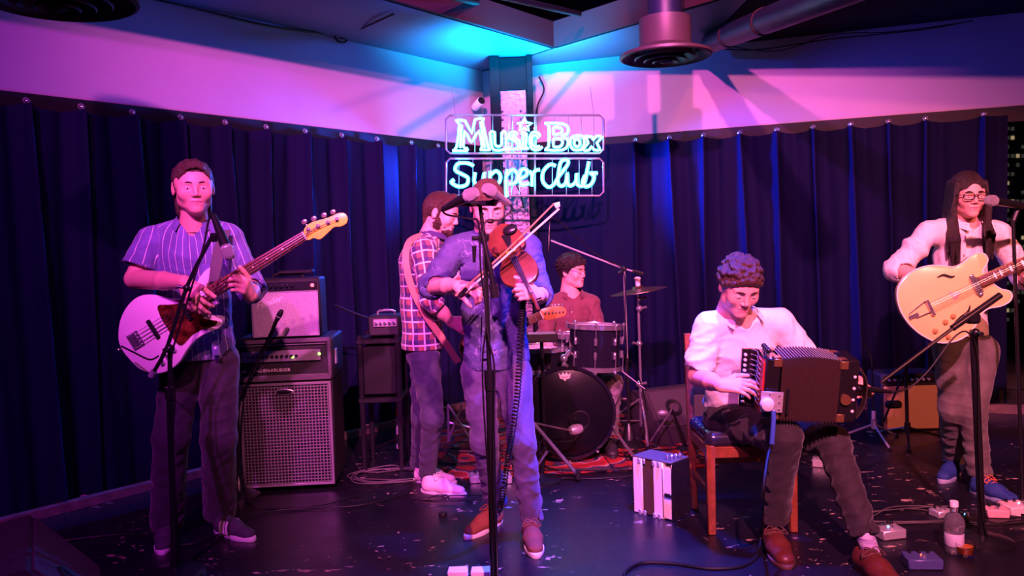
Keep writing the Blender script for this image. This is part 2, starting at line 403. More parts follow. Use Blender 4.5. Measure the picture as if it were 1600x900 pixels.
# baseboards
mbx = MB(); wallstrip(.3, 7.0, 0, .055, tL, nL, .20, .05); struct(mbx.build('baseboard_left', M_trimwood), 'scuffed strip on the floor along the left curtain')
mbx = MB(); wallstrip(2.6, 7.0, 0, .07, tR, nR, .14, .05); struct(mbx.build('baseboard_right', M_trimwood), 'scuffed strip on the floor below the right curtain')
# lowered ceiling along the walls with its fascia, high dark ceiling inside
F0 = fl(865, 75, ZC); FL_ = F0+tL*9; sEnd = 2.35
FR_ = fl(1108, 4, ZC); tF = nrm(FR_-F0); FR_ = F0+tF*1.9
def slab(P, z0, th, name, m, label):
    b = MB(); b.prism([V(p[0], p[1], z0) for p in P], V(0, 0, -1), th, .003); return struct(b.build(name, m), label)
endR = C0+tR*1.95-nR*.1
ceil = slab([F0+V(0, 0, 0), FL_, LEND+tL*2-nL*.1, C0-nL*.12, endR, FR_], ZC, .03, 'ceiling', M_ceil, 'lowered pale ceiling panels along the walls')
mb = MB()
for px in ((790, 94), (905, 85)):
    a = fl(px[0], px[1], ZC); bb = F0 if px[0] < 860 else F0
mb.box((F0+C0)/2*V(1, 1, 0)+V(0, 0, ZC-.002), (np.linalg.norm((F0-C0)[:2]), .012, .006), frame_from(x=nrm((F0-C0)*V(1, 1, 0)), z=V(0, 0, 1)), .001)
mb.build('joint_strip', M_black, ceil)
def fasc(name, A, B, z0, z1, th, m, label):
    b = MB(); d = nrm((B-A)*V(1, 1, 0)); c = (A+B)/2*V(1, 1, 0)+V(0, 0, (z0+z1)/2); b.box(c, (np.linalg.norm((B-A)[:2]), th, z1-z0), np.array([d, nrm(np.cross(V(0, 0, 1), d)), V(0, 0, 1)]), .003); return struct(b.build(name, m), label)
fasc('trim_3', F0, FL_, ZC, ZC+.21, .05, M_fascia, 'brown fascia beam above the left of the stage')
fasc('trim_4', F0, FR_, ZC, ZC+.21, .05, M_fascia, 'brown fascia beam above the right of the stage')
M_hic = mat('dark_high_ceiling', (.03, .035, .07), .8)
mb = MB(); mb.box((0, 3.0, 4.25), (16, 14, .1)); struct(mb.build('ceiling_high', M_hic), 'dark high ceiling above the fascia')
for o in [bpy.data.objects['ceiling_high']]: o.name = 'ceiling.001'
b = MB(); e1 = endR+tR*5.6; e0 = FR_+tF*5.4; b.prism([V(p[0], p[1], ZC) for p in (endR, FR_, e0, e1)], V(0, 0, -1), .03, .003); q = struct(b.build('ceiling', mat('matt_black_ceiling', (.008, .008, .010), .9, spec=.1)), 'black ceiling board along the right wall')
fasc('trim_6', FR_, e0, ZC, ZC+.21, .05, mat('matt_black_ceiling'), 'black fascia continuing over the right of the stage')
# pipes and joists up under the high ceiling
pr = thing('ceiling_pipe', 'dark round duct pipe running back above the ceiling diffuser', 'pipe', tuple(at(1115, 62, 6.3)))
mb = MB(); mb.tube([at(1112, 66, 6.5), at(1480, -80, 3.3)], .085, 20); mb.build('duct', mat('blue_black_duct', (.010, .012, .035), .45), pr)
for t in (.14, .36): p = at(1112, 66, 6.5)*(1-t)+at(1480, -80, 3.3)*t; d = nrm(at(1480, -80, 3.3)-at(1112, 66, 6.5)); MB().cyl(p-d*.012, p+d*.012, .092, n=20).build('coupling', M_fascia, pr)
for i, (a, b_) in enumerate((((700, -25), (905, 22)), ((560, -40), (760, 8)))):
    mb = MB(); A = at(*a, 4.4); B = at(*b_, 6.2); d = nrm(B-A); mb.tube([A, B], .022, 10)
    tag(mb.build('conduit', M_black), ['thin conduit crossing the dark ceiling nearer the fascia corner', 'thin conduit crossing the dark ceiling further left'][i], 'pipe')
# curtains
def curtain(t, n, hooks, s1, label, hitf, seed):
    hk = sorted(hitf(*h)[0] for h in hooks); smin = min(.12, hk[0]-.1); r = np.random.RandomState(seed)
    while hk[-1] < s1-.35: hk.append(hk[-1]+.4)
    base = C0+n*.07; root = thing('curtain', label, 'curtain', tuple(C0+t*(s1*.5)+n*.07))
    ns = int((s1-smin)/.011); nz_ = 26; ss = np.linspace(smin, s1, ns); zz = np.linspace(RAIL-.07, .03, nz_); vs = []
    sl = r.uniform(-.05, .10, len(hk)); wd = r.uniform(.8, 1.6, len(hk)); ph = r.rand(6)*6
    for z in zz:
        dz = (RAIL-z)/2.3; off = .03*np.sin(ss*9+ph[0]+dz*1.2)*dz**.6+.02*np.sin(ss*21+ph[1]+dz*2)*dz+.008*np.sin(ss*55+ph[2]+2*dz)*dz
        for h, k, w_ in zip(hk, sl, wd):
            c = h+k*dz; wv = .016*w_*(1+.9*dz); x = (ss-c)/wv
            off = off+.085*np.exp(-np.abs(x)**1.4)+(-.03)*np.exp(-((ss-c-.09*w_)/(.035+.05*dz))**2)
        sag = np.zeros_like(ss)
        for a, b_ in zip(hk[:-1], hk[1:]): u = np.clip((ss-a)/(b_-a), 0, 1); sag += .028*np.sin(math.pi*u)*(u > 0)*(u < 1)
        zt = z-sag*np.clip(1-dz*8, 0, 1)
        for s_, o_, q in zip(ss, off, zt): vs.append(base+t*s_+n*o_+V(0, 0, q))
    i = np.arange(nz_-1)[:, None]*ns+np.arange(ns-1)[None, :]; i = i.ravel(); fs = np.stack([i, i+1, i+ns+1, i+ns], 1)
    mkmesh('curtain_cloth', vs, fs, M_curtain, root)
    for h in hk:
        p = C0+t*h+n*.085+V(0, 0, RAIL-.055); q = MB(); a = [p+.016*(math.cos(x)*t+math.sin(x)*V(0, 0, 1)) for x in np.linspace(0, 2*math.pi, 13)[:-1]]
        q.tube(a, .005, 6, cyc=True); q.sph(p+n*.004, .009, n=8, m=6); q.tube([p-V(0, 0, .015), p-V(0, 0, .03)+n*.01, p-V(0, 0, .05)], .003, 5); q.build('curtain_ring', M_chrome, root)
hL = [(32, 157), (117, 166), (197, 175), (272, 183), (341, 189), (405, 196), (466, 202), (523, 209), (578, 214), (632, 220), (674, 224)]
hR = [(995, 220), (1048, 216), (1101, 212), (1157, 208), (1214, 203), (1270, 199), (1328, 194), (1386, 189), (1443, 185)]
curtain(tL, nL, hL, 6.4, 'navy blue stage curtain on the left wall behind the bassist', hitL, 3)
curtain(tR, nR, hR, hitR(1572, 400)[0], 'navy blue stage curtain on the right wall behind the accordionist', hitR, 5)
# column
cY = 6.95
c0 = at(806, 300, cY); mb = MB(); cx = c0[0]
col = tag(struct(MB().box((cx, cY+.22, ZC/2), (.05, .05, ZC), bev=.004).build('trim_5', M_black)), 'riveted steel column behind the neon sign')
M_stud = mat('hammered_purple_steel', (.15, .10, .14), .35, metal=.6, bump=.8, bscale=28)
wpx = cY/FPX
mb = MB(); mb.box((cx-wpx*2, cY+.1, 1.40), (wpx*46, .05, 2.75)); mb.build('web_plate', M_stud, col)
mb = MB(); mb.box((cx, cY+.1, 2.90), (wpx*60, .09, .28)); mb.build('cap_box', mat('matt_black_ceiling'), col)
for dx, wd in ((-27, 16), (27, 9)):
    mb = MB(); mb.box((cx+wpx*dx, cY+.08, ZC/2), (wpx*wd, .16, ZC-.01)); mb.build('flange', mat('matt_black_ceiling'), col)
mb = MB()
for k in range(9):
    for dx in (-17, 12):
        mb.sph((cx+wpx*dx, cY+.072, 2.02+.07*k), .012, n=8, m=6)
o = mb.build('rivet', M_stud, col); o['kind'] = 'stuff'
# ceiling diffusers
M_diff = mat('diffuser_grey_paint', (.07, .045, .05), .45, metal=.2)
def diffuser(c, R, label, dark=False, hc=.3):
    c = np.array(c); m = M_black if dark else M_diff; r = thing('ceiling_diffuser', label, 'vent', tuple(c))
    MB().lathe([(0, hc), (R*.56, hc), (R*.56, .02), (R*.60, 0.0)], c, (0, 0, 1), 36).build('collar', m, r)
    MB().lathe([(R*.62, .06), (R*.7, .045), (R, .012), (R*1.0, -.005), (R*.95, -.012), (R*.78, .012), (R*.72, .03)], c, (0, 0, 1), 40).build('flange', m, r)
    for i, (a, z) in enumerate(((.66, -.02), (.46, -.035), (.27, -.045))):
        MB().lathe([(R*(a-.16), z+.045), (R*(a-.05), z+.01), (R*a, z), (R*(a+.02), z+.006), (R*(a-.03), z+.022), (R*(a-.14), z+.05)], c, (0, 0, 1), 36).build('cone_ring', m, r)
    MB().lathe([(0, .03), (R*.13, .02), (R*.14, -.04), (0, -.05)], c, (0, 0, 1), 20).build('centre_disc', m, r)
diffuser(at(1040, 88, 5.3), .30, 'round ceiling air diffuser right of the neon sign', False, .24)
mb = MB(); dc = at(1040, 88, 5.3); mb.tube([dc+V(0, 0, .23), dc+V(0, 0, 1.6)], .11, 20); mb.build('drop_duct', mat('blue_black_duct', (.010, .012, .035), .45), bpy.data.objects['ceiling_diffuser'])
diffuser(at(88, -2, 3.1), .29, 'dark round ceiling diffuser cut off by the top left corner', True, .5)
# cables along the ceiling edge
def cable(name, P, r, label, m=None, smooth=6, cat='cable', n=6, parent=None):
    o = MB().tube(P, r, n, smooth=smooth).build(name, m or M_cable, parent)
    return tag(o, label, cat) if parent is None else o
def LW(x, y, off=.04): return onplane(x, y, C0+nL*off, nL)
def RW(x, y, off=.04): return onplane(x, y, C0+nR*off, nR)
cable('cable', [LW(200, -10), LW(300, 12), LW(400, 36), LW(470, 48), LW(530, 55), LW(640, 74), LW(700, 88), LW(768, 112)], .008, 'black cable along the top edge of the left wall')
cable('cable', [LW(520, 52), LW(528, 64), LW(540, 65), LW(545, 54), fl(580, 38, ZC-.02), fl(615, 22, ZC-.02)], .008, 'looped black cable hanging below the left ceiling panel')
cable('cable', [LW(524, 52), LW(534, 60), LW(542, 55)], .006, 'short cable loop under the left ceiling panel edge')
cable('cable', [RW(842, 120, .1), RW(850, 140, .1), RW(840, 165, .1), RW(838, 190, .1)], .008, 'black cable dropping beside the column top')
cable('cable', [RW(1110, 74, .1), RW(1180, 78, .1), RW(1290, 62, .1), RW(1360, 55, .1), RW(1450, 45, .1), RW(1520, 32, .1)], .005, 'black cable swagged along the top of the right wall')
cable('cable', [RW(1110, 66, .12), RW(1210, 80, .12), RW(1300, 54, .12), RW(1390, 50, .12), RW(1500, 36, .12)], .004, 'second thinner cable sagging along the right wall top')
sp = thing('spot_camera', 'small white cylinder camera on the wall above the neon sign', 'camera', tuple(LW(747, 163, .1)))
p = LW(747, 163, .12); d = nrm(V(.45, -.85, .28)); MB().lathe([(0, -.07), (.034, -.07), (.038, -.05), (.038, .07), (.034, .075)], p, d, 18).build('body', mat('white_plastic', (.8, .8, .8), .4), sp)
MB().lathe([(.034, .074), (.028, .06), (0, .058)], p, d, 18).build('lens', M_blackg, sp); MB().tube([p-d*.03, p-d*.05+V(0, .06, .02)], .01).build('bracket', M_steel, sp)
# night city building
bd = thing('office_building', 'dark high-rise with a few lit windows outside on the far right', 'building', (178, 252, -20))
MB().box((178, 262, 15), (44, 20, 110)).build('facade', mat('dark_facade', (.02, .02, .025), .8), bd)
M_lit = mat('lit_window', (.1, .1, .1), .6, emit=(1, .75, .4), es=.3); M_dim = mat('dim_window', (.1, .1, .1), .6, emit=(.8, .7, .6), es=.035)
for j in range(22):
    for i in range(5):
        y = 201+j*14.2; x = 1574+i*8.2
        if (i*7+j*5+i*j) % 5 in (1, 3, 4) and (i, j) != (1, 1): continue
        p = at(x, y, 251.9); b = MB().box(p, (1.05, .1, 1.1), bev=.02).build('window', M_lit if (i+j*3) % 7 == 4 or (i, j) == (1, 1) else M_dim, bd)
# ------------------------------------------------------------------ neon sign
M_neon = mat('cyan_neon_tube', (.1, .5, .6), .3, emit=(.03, .60, 1.0), es=4.5); M_highlight = mat('neon_painted_highlight', (.6, .9, .9), .3, emit=(.75, .97, 1.0), es=5.0)
nY = 6.45; NP = at(820, 240, nY); NN = V(0, -1, 0)
def npx(x, y, off=0): return onplane(x, y, NP+V(0, -off, 0), NN)
sign = thing('neon_sign', 'cyan neon sign in two wire frames reading Music Box Supper Club', 'sign', tuple(npx(820, 305)))
def rrect(x0, y0, x1, y1, r=6): return [npx(x0+r, y0), npx(x1-r, y0), npx(x1, y0+r), npx(x1, y1-r), npx(x1-r, y1), npx(x0+r, y1), npx(x0, y1-r), npx(x0, y0+r)]
M_fr = mat('sign_frame_steel', (.6, .6, .65), .3, metal=.8)
MB().tube(rrect(697, 180, 943, 240), .009, 8, cyc=True).build('frame', M_fr, sign)
MB().tube(rrect(697, 248, 943, 306), .009, 8, cyc=True).build('frame', M_fr, sign)
for x in (720, 742, 770, 795, 815, 838, 866, 888, 908, 928):
    MB().tube([npx(x, 181, -.01), npx(x, 239, -.01)], .003, 5).build('cross_rod', M_fr, sign); MB().tube([npx(x-3, 249, -.01), npx(x-3, 305, -.01)], .003, 5).build('cross_rod', M_fr, sign)
for x in (712, 928): MB().tube([npx(x, 181), npx(x-6, 135)], .002, 4).build('hanging_wire', M_fr, sign)
for x in (800, 836): MB().tube([npx(x, 180, -.02), npx(x, 306, -.02)], .008, 6).build('support_post', M_fr, sign); MB().tube([npx(x, 200, -.02), npx(x, 200, -.02)+V(0, .4, 0)], .01, 6).build('support_arm', M_fr, sign)
def neon(*strokes, r=.0120, sm=5):
    b = MB()
    for s_ in strokes:
        cyc = s_[0] == 'c'; P = [npx(x, y, .03) for x, y in (s_[1:] if cyc else s_)]
        b.tube(P, r, 8, cyc=cyc, smooth=sm)
    b.mi(1)  # extra strand set in front imitates the white-hot centre of the glow
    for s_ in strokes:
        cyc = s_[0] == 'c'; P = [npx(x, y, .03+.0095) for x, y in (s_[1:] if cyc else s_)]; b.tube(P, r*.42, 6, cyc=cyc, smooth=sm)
    b.build('neon_letter', [M_neon, M_highlight], sign)
# zoom coordinates of the sign (4.444x from 640,130) to pixels
def Z(*P): return [(640+x/4.444, 130+y/4.444) for x, y in P]
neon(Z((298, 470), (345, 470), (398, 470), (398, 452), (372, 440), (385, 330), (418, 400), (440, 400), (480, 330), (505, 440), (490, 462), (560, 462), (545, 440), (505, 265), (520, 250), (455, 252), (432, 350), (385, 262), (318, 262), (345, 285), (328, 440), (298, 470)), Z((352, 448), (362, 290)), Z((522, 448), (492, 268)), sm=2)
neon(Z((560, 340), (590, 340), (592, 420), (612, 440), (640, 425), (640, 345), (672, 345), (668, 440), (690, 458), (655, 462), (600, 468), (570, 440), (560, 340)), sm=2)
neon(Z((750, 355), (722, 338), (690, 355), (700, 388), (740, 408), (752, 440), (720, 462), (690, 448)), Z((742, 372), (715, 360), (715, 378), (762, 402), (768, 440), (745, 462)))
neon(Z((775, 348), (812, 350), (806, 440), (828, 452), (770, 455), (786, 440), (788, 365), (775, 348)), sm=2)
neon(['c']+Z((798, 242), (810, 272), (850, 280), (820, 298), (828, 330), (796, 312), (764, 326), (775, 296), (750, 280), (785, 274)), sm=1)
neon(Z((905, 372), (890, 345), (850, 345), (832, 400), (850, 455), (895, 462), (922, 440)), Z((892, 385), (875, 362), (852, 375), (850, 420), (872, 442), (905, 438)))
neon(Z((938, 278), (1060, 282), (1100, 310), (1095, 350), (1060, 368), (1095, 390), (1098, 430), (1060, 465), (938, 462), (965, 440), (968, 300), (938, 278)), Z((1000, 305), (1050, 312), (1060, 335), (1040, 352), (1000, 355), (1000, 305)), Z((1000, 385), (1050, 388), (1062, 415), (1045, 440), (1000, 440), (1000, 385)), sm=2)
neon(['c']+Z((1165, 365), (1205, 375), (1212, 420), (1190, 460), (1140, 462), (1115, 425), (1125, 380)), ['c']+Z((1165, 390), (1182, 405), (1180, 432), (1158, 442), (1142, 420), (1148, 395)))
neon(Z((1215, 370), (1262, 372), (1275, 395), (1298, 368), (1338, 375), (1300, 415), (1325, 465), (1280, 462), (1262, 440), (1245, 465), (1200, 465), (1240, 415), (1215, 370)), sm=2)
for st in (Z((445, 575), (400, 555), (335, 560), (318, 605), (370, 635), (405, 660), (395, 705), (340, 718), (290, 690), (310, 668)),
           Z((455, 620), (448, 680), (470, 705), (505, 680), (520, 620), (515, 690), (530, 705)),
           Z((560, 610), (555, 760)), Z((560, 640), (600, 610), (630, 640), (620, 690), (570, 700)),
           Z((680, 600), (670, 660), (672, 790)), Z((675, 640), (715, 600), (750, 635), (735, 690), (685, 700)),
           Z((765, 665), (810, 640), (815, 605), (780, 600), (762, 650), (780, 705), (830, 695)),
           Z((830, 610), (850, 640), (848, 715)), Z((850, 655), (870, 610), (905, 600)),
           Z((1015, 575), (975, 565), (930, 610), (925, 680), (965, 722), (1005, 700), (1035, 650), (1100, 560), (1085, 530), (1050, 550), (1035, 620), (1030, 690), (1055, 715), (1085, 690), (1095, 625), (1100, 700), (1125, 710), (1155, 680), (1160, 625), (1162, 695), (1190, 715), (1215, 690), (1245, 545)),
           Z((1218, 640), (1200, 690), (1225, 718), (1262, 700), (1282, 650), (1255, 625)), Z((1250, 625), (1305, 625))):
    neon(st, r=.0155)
mb = MB(); mb.tube([npx(780, 240, -.01), npx(785, 270, -.03), npx(800, 280, -.02), npx(812, 300, -.02), npx(818, 325, -.05)], .006, 6, smooth=6); mb.build('power_cord', M_cable, sign)
# ------------------------------------------------------------------ people
M_skin = mat('skin', (.72, .37, .30), .5, bump=.08, bscale=120)
M_skin2 = mat('skin_tan', (.60, .36, .28), .5, bump=.08, bscale=120)
M_lip = mat('lips', (.50, .20, .20), .45); M_eyew = mat('eye_white', (.75, .72, .7), .2); M_iris = mat('iris', (.03, .02, .02), .15)
def hairmat(n, c): return mat(n, c, .45, bump=1, bscale=60, bstretch=(4, 4, .8), noise=.5, nscale=60)
M_hair_br = hairmat('brown_hair', (.07, .03, .02)); M_hair_dk = hairmat('dark_brown_hair', (.025, .014, .012)); M_hair_lt = hairmat('light_brown_hair', (.14, .07, .045))
def rows(f, up):
    f = nrm(f); x = nrm(np.cross(f, up)); z = np.cross(x, f); return np.array([x, f, z])
def head_local(wd=1., jaw=1., seed=0, eyes=.6, res=.003, smile=0):
    v = Vol((-.11, -.13, -.20), (.11, .15, .14), res)
    v.ell((0, -.012, .030), (.075*wd, .096, .086), k=0)
    v.ell((0, .030, .030), (.066*wd, .064, .060), k=.02)
    v.cone((0, .026, -.005), (0, .046, -.078), .066*wd, .040*jaw, k=.025)
    for s in (-1, 1):
        v.ell((s*.045*jaw, .012, -.060), (.022, .034, .030), k=.03)
        v.ell((s*.040*wd, .062, -.026), (.026, .026, .030), k=.022)
        v.cone((s*.010, .086, .019), (s*.044, .076, .021), .009, .008, k=.012)
    v.cone((0, .058, -.015), (0, .064, -.07), .034, .028, k=.02)
    v.ell((0, .078, -.099), (.022*jaw, .016, .015), k=.018)
    for s in (-1, 1): v.ell((s*.032, .1015, -.003), (.019, .013, .0105), k=.010, op='s')
    v.cone((0, .091, .010), (0, .1065, -.030), .0075, .0095, k=.009)
    for s in (-1, 1): v.ell((s*.0115, .0985, -.0355), (.0075, .0095, .0065), k=.006)
    for s in (-1, 1): v.ell((s*.006, .103, -.0425), (.003, .005, .003), k=.003, op='s')
    v.cone((-.017, .0885, -.0600), (.017, .0885, -.0600), .0060, k=.007); v.ell((0, .0930, -.0590), (.010, .0055, .0045), k=.005)
    v.cone((-.015, .0875, -.0715), (.015, .0875, -.0715), .0068, k=.008)
    for s in (-1, 1): v.cone((s*.024, .0885, -.0655+smile), (0, .0985, -.0655), .0012, k=.0035, op='s')
    for s in (-1, 1):
        v.ell((s*.032, .0785, -.0035), (.0165, .0150, .0125), k=.003)
        v.cone((s*.019, .0915, .0035-.009*(1-eyes)), (s*.045, .0850, .0020-.009*(1-eyes)), .0028, k=.003)
        v.ell((s*.076*wd, -.008, -.008), (.008, .017, .030), k=.008)
        v.ell((s*.083*wd, -.002, -.004), (.005, .009, .018), k=.004, op='s')
    v.cone((0, -.018, -.06), (0, -.035, -.19), .054, .058, k=.02)
    vs, fs = v.mesh(); c = vs[fs].mean(1); mi = np.zeros(len(fs), int)
    ax = np.abs(c[:, 0]); lip = (c[:, 1] > .082) & (ax < .0215) & (c[:, 2] < -.0565-ax*.16) & (c[:, 2] > -.0785+ax*.45); mi[lip] = 1
    V_, F_, M_ = [vs], [fs], [mi]; n0 = len(vs)
    for s in (-1, 1):
        h = .0022+.0045*eyes
        for (cx, cy, rr, mm) in ((.032, .0835, (.0130, .0112, h), 2), (.032, .0895, (min(.0062, h*1.3), .0062, h*1.02), 3)):
            b = MB().sph((s*cx, cy, -.0045-.0015*(1-eyes)), rr, n=12, m=8); a = np.array(b.v); f = np.array([q for q in b.f])
            V_.append(a); F_.append(f+n0); M_.append(np.full(len(f), mm)); n0 += len(a)
    return np.concatenate(V_), np.concatenate(F_), np.concatenate(M_)
def hand(W, X, N, T, s=1., curl=((.5, .7, .4),)*4, thumb=(.55, .3), spread=.12, res=.003, tm=1, E=None):
    """W wrist, X along the palm, N back-of-hand normal, T side the thumb is on"""
    X = nrm(X); N = nrm(np.array(N)-np.dot(N, X)*X); Y = np.cross(N, X); Y = Y if np.dot(Y, T) > 0 else -Y
    W = np.array(W, float); pt = lambda a, b, c: W+s*(a*X+b*Y+c*N)
    v = Vol(W-.21*s, W+.21*s, res)
    bk = nrm(np.array(E)-W) if E is not None else -X
    v.cone(W+bk*.085*s, W, .0305*s, .0265*s, k=.004, sq=(N, .9)); v.cone(W, pt(.03, 0, 0), .0265*s, .026*s, k=.012, sq=(N, .75))
    for y, r in ((.026, .0135), (.009, .0145), (-.008, .0140), (-.025, .0125)): v.cone(pt(.008, y*.6, 0), pt(.082-abs(y-.009)*.25, y, .002), .0155*s, r*s*.88, k=.012)
    v.ell(pt(.038, .022, -.008), V(.034, .018, .014)*s, np.array([X, Y, N]), k=.012)
    if len(curl) == 1: curl = curl*4
    for i, (y, L, r) in enumerate(((.028, .078, .0092), (.0095, .086, .0096), (-.0095, .080, .0092), (-.027, .063, .0080))):
        p = pt(.084-abs(y-.009)*.28, y, .001); a = 0; sp_ = spread*(1.2-i*.8)
        d0 = nrm(X+Y*sp_)
        for j, (seg, c) in enumerate(zip((.46, .30, .24), curl[i])):
            a += c; d = d0*math.cos(a)-N*math.sin(a); q = p+d*L*seg*s
            v.cone(p, q, r*s*(1-.08*j), r*s*(.93-.08*j), k=.003 if j else .006); p = q
    p = pt(.022, .026, -.006); a = thumb[0]
    d = nrm(X*math.cos(.75)+Y*math.sin(.75)*tm-N*.35*a); q = p+d*.042*s; v.cone(p, q, .0145*s, .0115*s, k=.012)
    d = nrm(X*math.cos(.45-a*.3)+Y*math.sin(.45-a*.3)*tm-N*(.5*a+thumb[1])); r_ = q+d*.034*s; v.cone(q, r_, .0112*s, .0098*s, k=.004)
    d = nrm(d-N*thumb[1]*.6); v.cone(r_, r_+d*.024*s, .0100*s, .0085*s, k=.003)
    return v.mesh()
class Fig:
    def __init__(s, label, P, F, skin=M_skin, base=None):
        s.P = {k: np.array(v, float) for k, v in P.items()}; s.skin = skin; s.F = nrm(F)
        b = base if base is not None else V(s.P['pel'][0], s.P['pel'][1], 0)
        s.root = thing('person', label, 'person', tuple(b)); s.V = []; s.Fc = []; s.M = []; s.n = 0
        s.lat = nrm((s.P['shb']-s.P['sha'])*V(1, 1, .3))
        s.fw = nrm(np.cross(s.lat, V(0, 0, 1))); s.fw = s.fw if s.fw @ s.F > 0 else -s.fw
    def put(s, vs, fs, mi=0):
        s.V.append(vs); s.Fc.append(fs+s.n); s.M.append(mi if hasattr(mi, '__len__') else np.full(len(fs), mi)); s.n += len(vs)
    def torso(s, v, g=0, chest=.135, waist=.125, hip=.145, k=.04, sqf=.68, rip=None):
        P = s.P; sq = (s.fw, sqf); c = P['chest']; pe = P['pel']; m = (c*.45+pe*.55)
        v.cone(m, pe, waist+g, hip+g, k=k, sq=sq, rip=rip); v.cone(c, m, chest+g, waist+g, k=k, sq=sq, rip=rip)
        nb = P['neck']; dn = V(0, 0, -.012)
        v.cone(P['sha']*.82+P['shb']*.18+dn*2, P['shb']*.82+P['sha']*.18+dn*2, .060+g, k=.04, sq=(s.fw, .95))
        for q in 'ab': v.cone(nb-V(0, 0, .022), P['sh'+q]*.92+nb*.08-V(0, 0, .004), .050+g, .046+g, k=.03)
        v.cone(c+s.fw*.02, nb-V(0, 0, .05), .10+g, .055+g, k=.04)
    def body(s, head, hands, fat=1., legs=True, arm=1., hs=1.):
        P = s.P; pts = [P[k] for k in P]; lo, hi = bounds(*pts, m=.16); v = Vol(lo, hi, .0065)
        s.torso(v, -.028)
        v.cone(P['neck']-V(0, 0, .04), P['head']+s.hR[2]*-.09-s.hR[1]*.02, .062*hs, .056*hs, k=.03)
        for q in 'ab':
            v.cone(P['sh'+q]+nrm(P['el'+q]-P['sh'+q])*.035+nrm(P['neck']-P['sh'+q])*.015, P['el'+q], .043*arm, .040*arm, k=.03); v.cone(P['el'+q], P['wr'+q]*.6+P['el'+q]*.4, .041*arm, .037*arm, k=.012); v.cone(P['wr'+q]*.6+P['el'+q]*.4, P['wr'+q], .037*arm, .026*arm, k=.012)
            if legs:
                v.cone(P['hip'+q], P['kn'+q], .062, .046, k=.03); v.cone(P['kn'+q], P['an'+q], .044, .032, k=.02)
        vs, fs = v.mesh(); s.put(vs, fs)
        s.wd = head.get('wd', 1.); hv, hf, hm = head_local(**head); s.put(hv*hs@s.hR+P['head'], hf, hm)
        for h in hands: h['E'] = min((P['ela'], P['elb']), key=lambda e: min(1, 1) and (0 if (e is P['ela']) == (np.linalg.norm(np.array(h['W'])-P['wra']) < 1e-6) else 1)); vs, fs = hand(**h); s.put(vs, fs)
        vs = np.concatenate(s.V); fs = np.concatenate(s.Fc)
        o = mkmesh('body', vs, fs, [s.skin, M_lip, M_eyew, M_iris], s.root, True, np.concatenate(s.M)); return o
    def sethead(s, c, f, up=(0, 0, 1)): s.P['head'] = np.array(c, float); s.hR = rows(f, up)
    def hd(s, p, hs=1.): return np.array(p)*hs@s.hR+s.P['head']
    def uvs(s, o, segs):
        """per-vertex cloth coordinates (around, along) taken from the nearest limb"""
        me = o.data; n = len(me.vertices); co = np.empty(n*3, np.float32); me.vertices.foreach_get('co', co); co = co.reshape(-1, 3)+np.array(s.root.location)
        best = np.full(n, 9e9); out = np.zeros((n, 3), np.float32)
        for (a, b, r, rad) in segs:
            a = np.array(a); b = np.array(b); ab = b-a; L = np.linalg.norm(ab); d = ab/L; t = np.clip((co-a)@d, 0, L); q = co-a-t[:, None]*d; dist = np.linalg.norm(q, axis=1)-r
            f0 = nrm(s.fw-np.dot(s.fw, d)*d); l0 = np.cross(d, f0); ang = np.arctan2(q@l0, q@f0); m = dist < best
            best[m] = dist[m]; out[m, 0] = (ang*rad)[m]; out[m, 1] = ((co-a)@d)[m]; out[m, 2] = 0
        at_ = me.attributes.new('cloth', 'FLOAT_VECTOR', 'POINT'); at_.data.foreach_set('vector', out.ravel())
    def shirt(s, m, hem, slv, g=.006, name='shirt', fit=None, cut=None, rip=.005, collar=True, vneck=.07, res=.0065, slr=.066, flare=0, uv=False, hemn=(0, 0, -1), extra=None, colm=None, copen=.0, sqf=.68):
        """slv: {'a': (sleeve end fraction past elbow, radius at the end)}"""
        P = s.P; fit = fit or (.135, .125, .145); lo, hi = bounds(P['pel']-V(0, 0, .15), P['neck'], P['sha'], P['shb'], P['ela'], P['elb'], P['wra'], P['wrb'], m=.19); v = Vol(lo, hi, res)
        s.torso(v, g, *fit, rip=(rip, 7, .2), sqf=sqf)
        v.cone(P['pel'], P['pel']-V(0, 0, .16), fit[2]+g, fit[2]+g+flare, k=.03, sq=(s.fw, sqf+.04), rip=(rip, 8, .5))
        if extra: extra(v)
        cuts = []
        for q in 'ab':
            fr, r1 = slv[q]; sh, el, wr = P['sh'+q], P['el'+q], P['wr'+q]; s0 = sh+nrm(el-sh)*.030+nrm(P['neck']-sh)*.012
            if fr <= 1:
                e = sh+(el-sh)*fr; d = nrm(el-sh); v.cone(s0, e, slr*.93, r1, k=.03, flat=(0, 1), rip=(rip*1.1, 9, .1))
            else:
                v.cone(s0, el, slr*.93, r1*1.08, k=.03, rip=(rip*1.2, 9, .1)); e = el+(wr-el)*(fr-1); d = nrm(wr-el); v.cone(el, e, r1*1.08, r1, k=.02, flat=(0, 1), rip=(rip, 14, .4))
                v.cone(e-d*.035, e+d*.002, r1+.007, k=.004, flat=(1, 1))
            cuts.append((e, d, r1))
        v.folds(.0042, 30, (.5, .1, .8), int(abs(P['pel'][0])*100))
        v.half(hem, hemn, hi=(hi[0], hi[1], hem[2]+.06))
        nb = P['neck']; upn = nrm(P['head']-nb+V(0, 0, .1))
        v.cone(nb-upn*.01+s.fw*.012, nb+upn*.15, .063, .085, k=.008, op='s')
        if vneck: v.cone(nb+s.fw*.055+V(0, 0, .02), nb+s.fw*.135-V(0, 0, vneck), .042, .006, k=.006, op='s', sq=(s.fw, 1.6))
        for e, d, r1 in cuts: v.cone(e-d*.014, e+d*.06, r1-.014, k=.002, op='s', flat=(1, 0))
        vs, fs = v.mesh(); o = mkmesh(name, vs, fs, m, s.root)
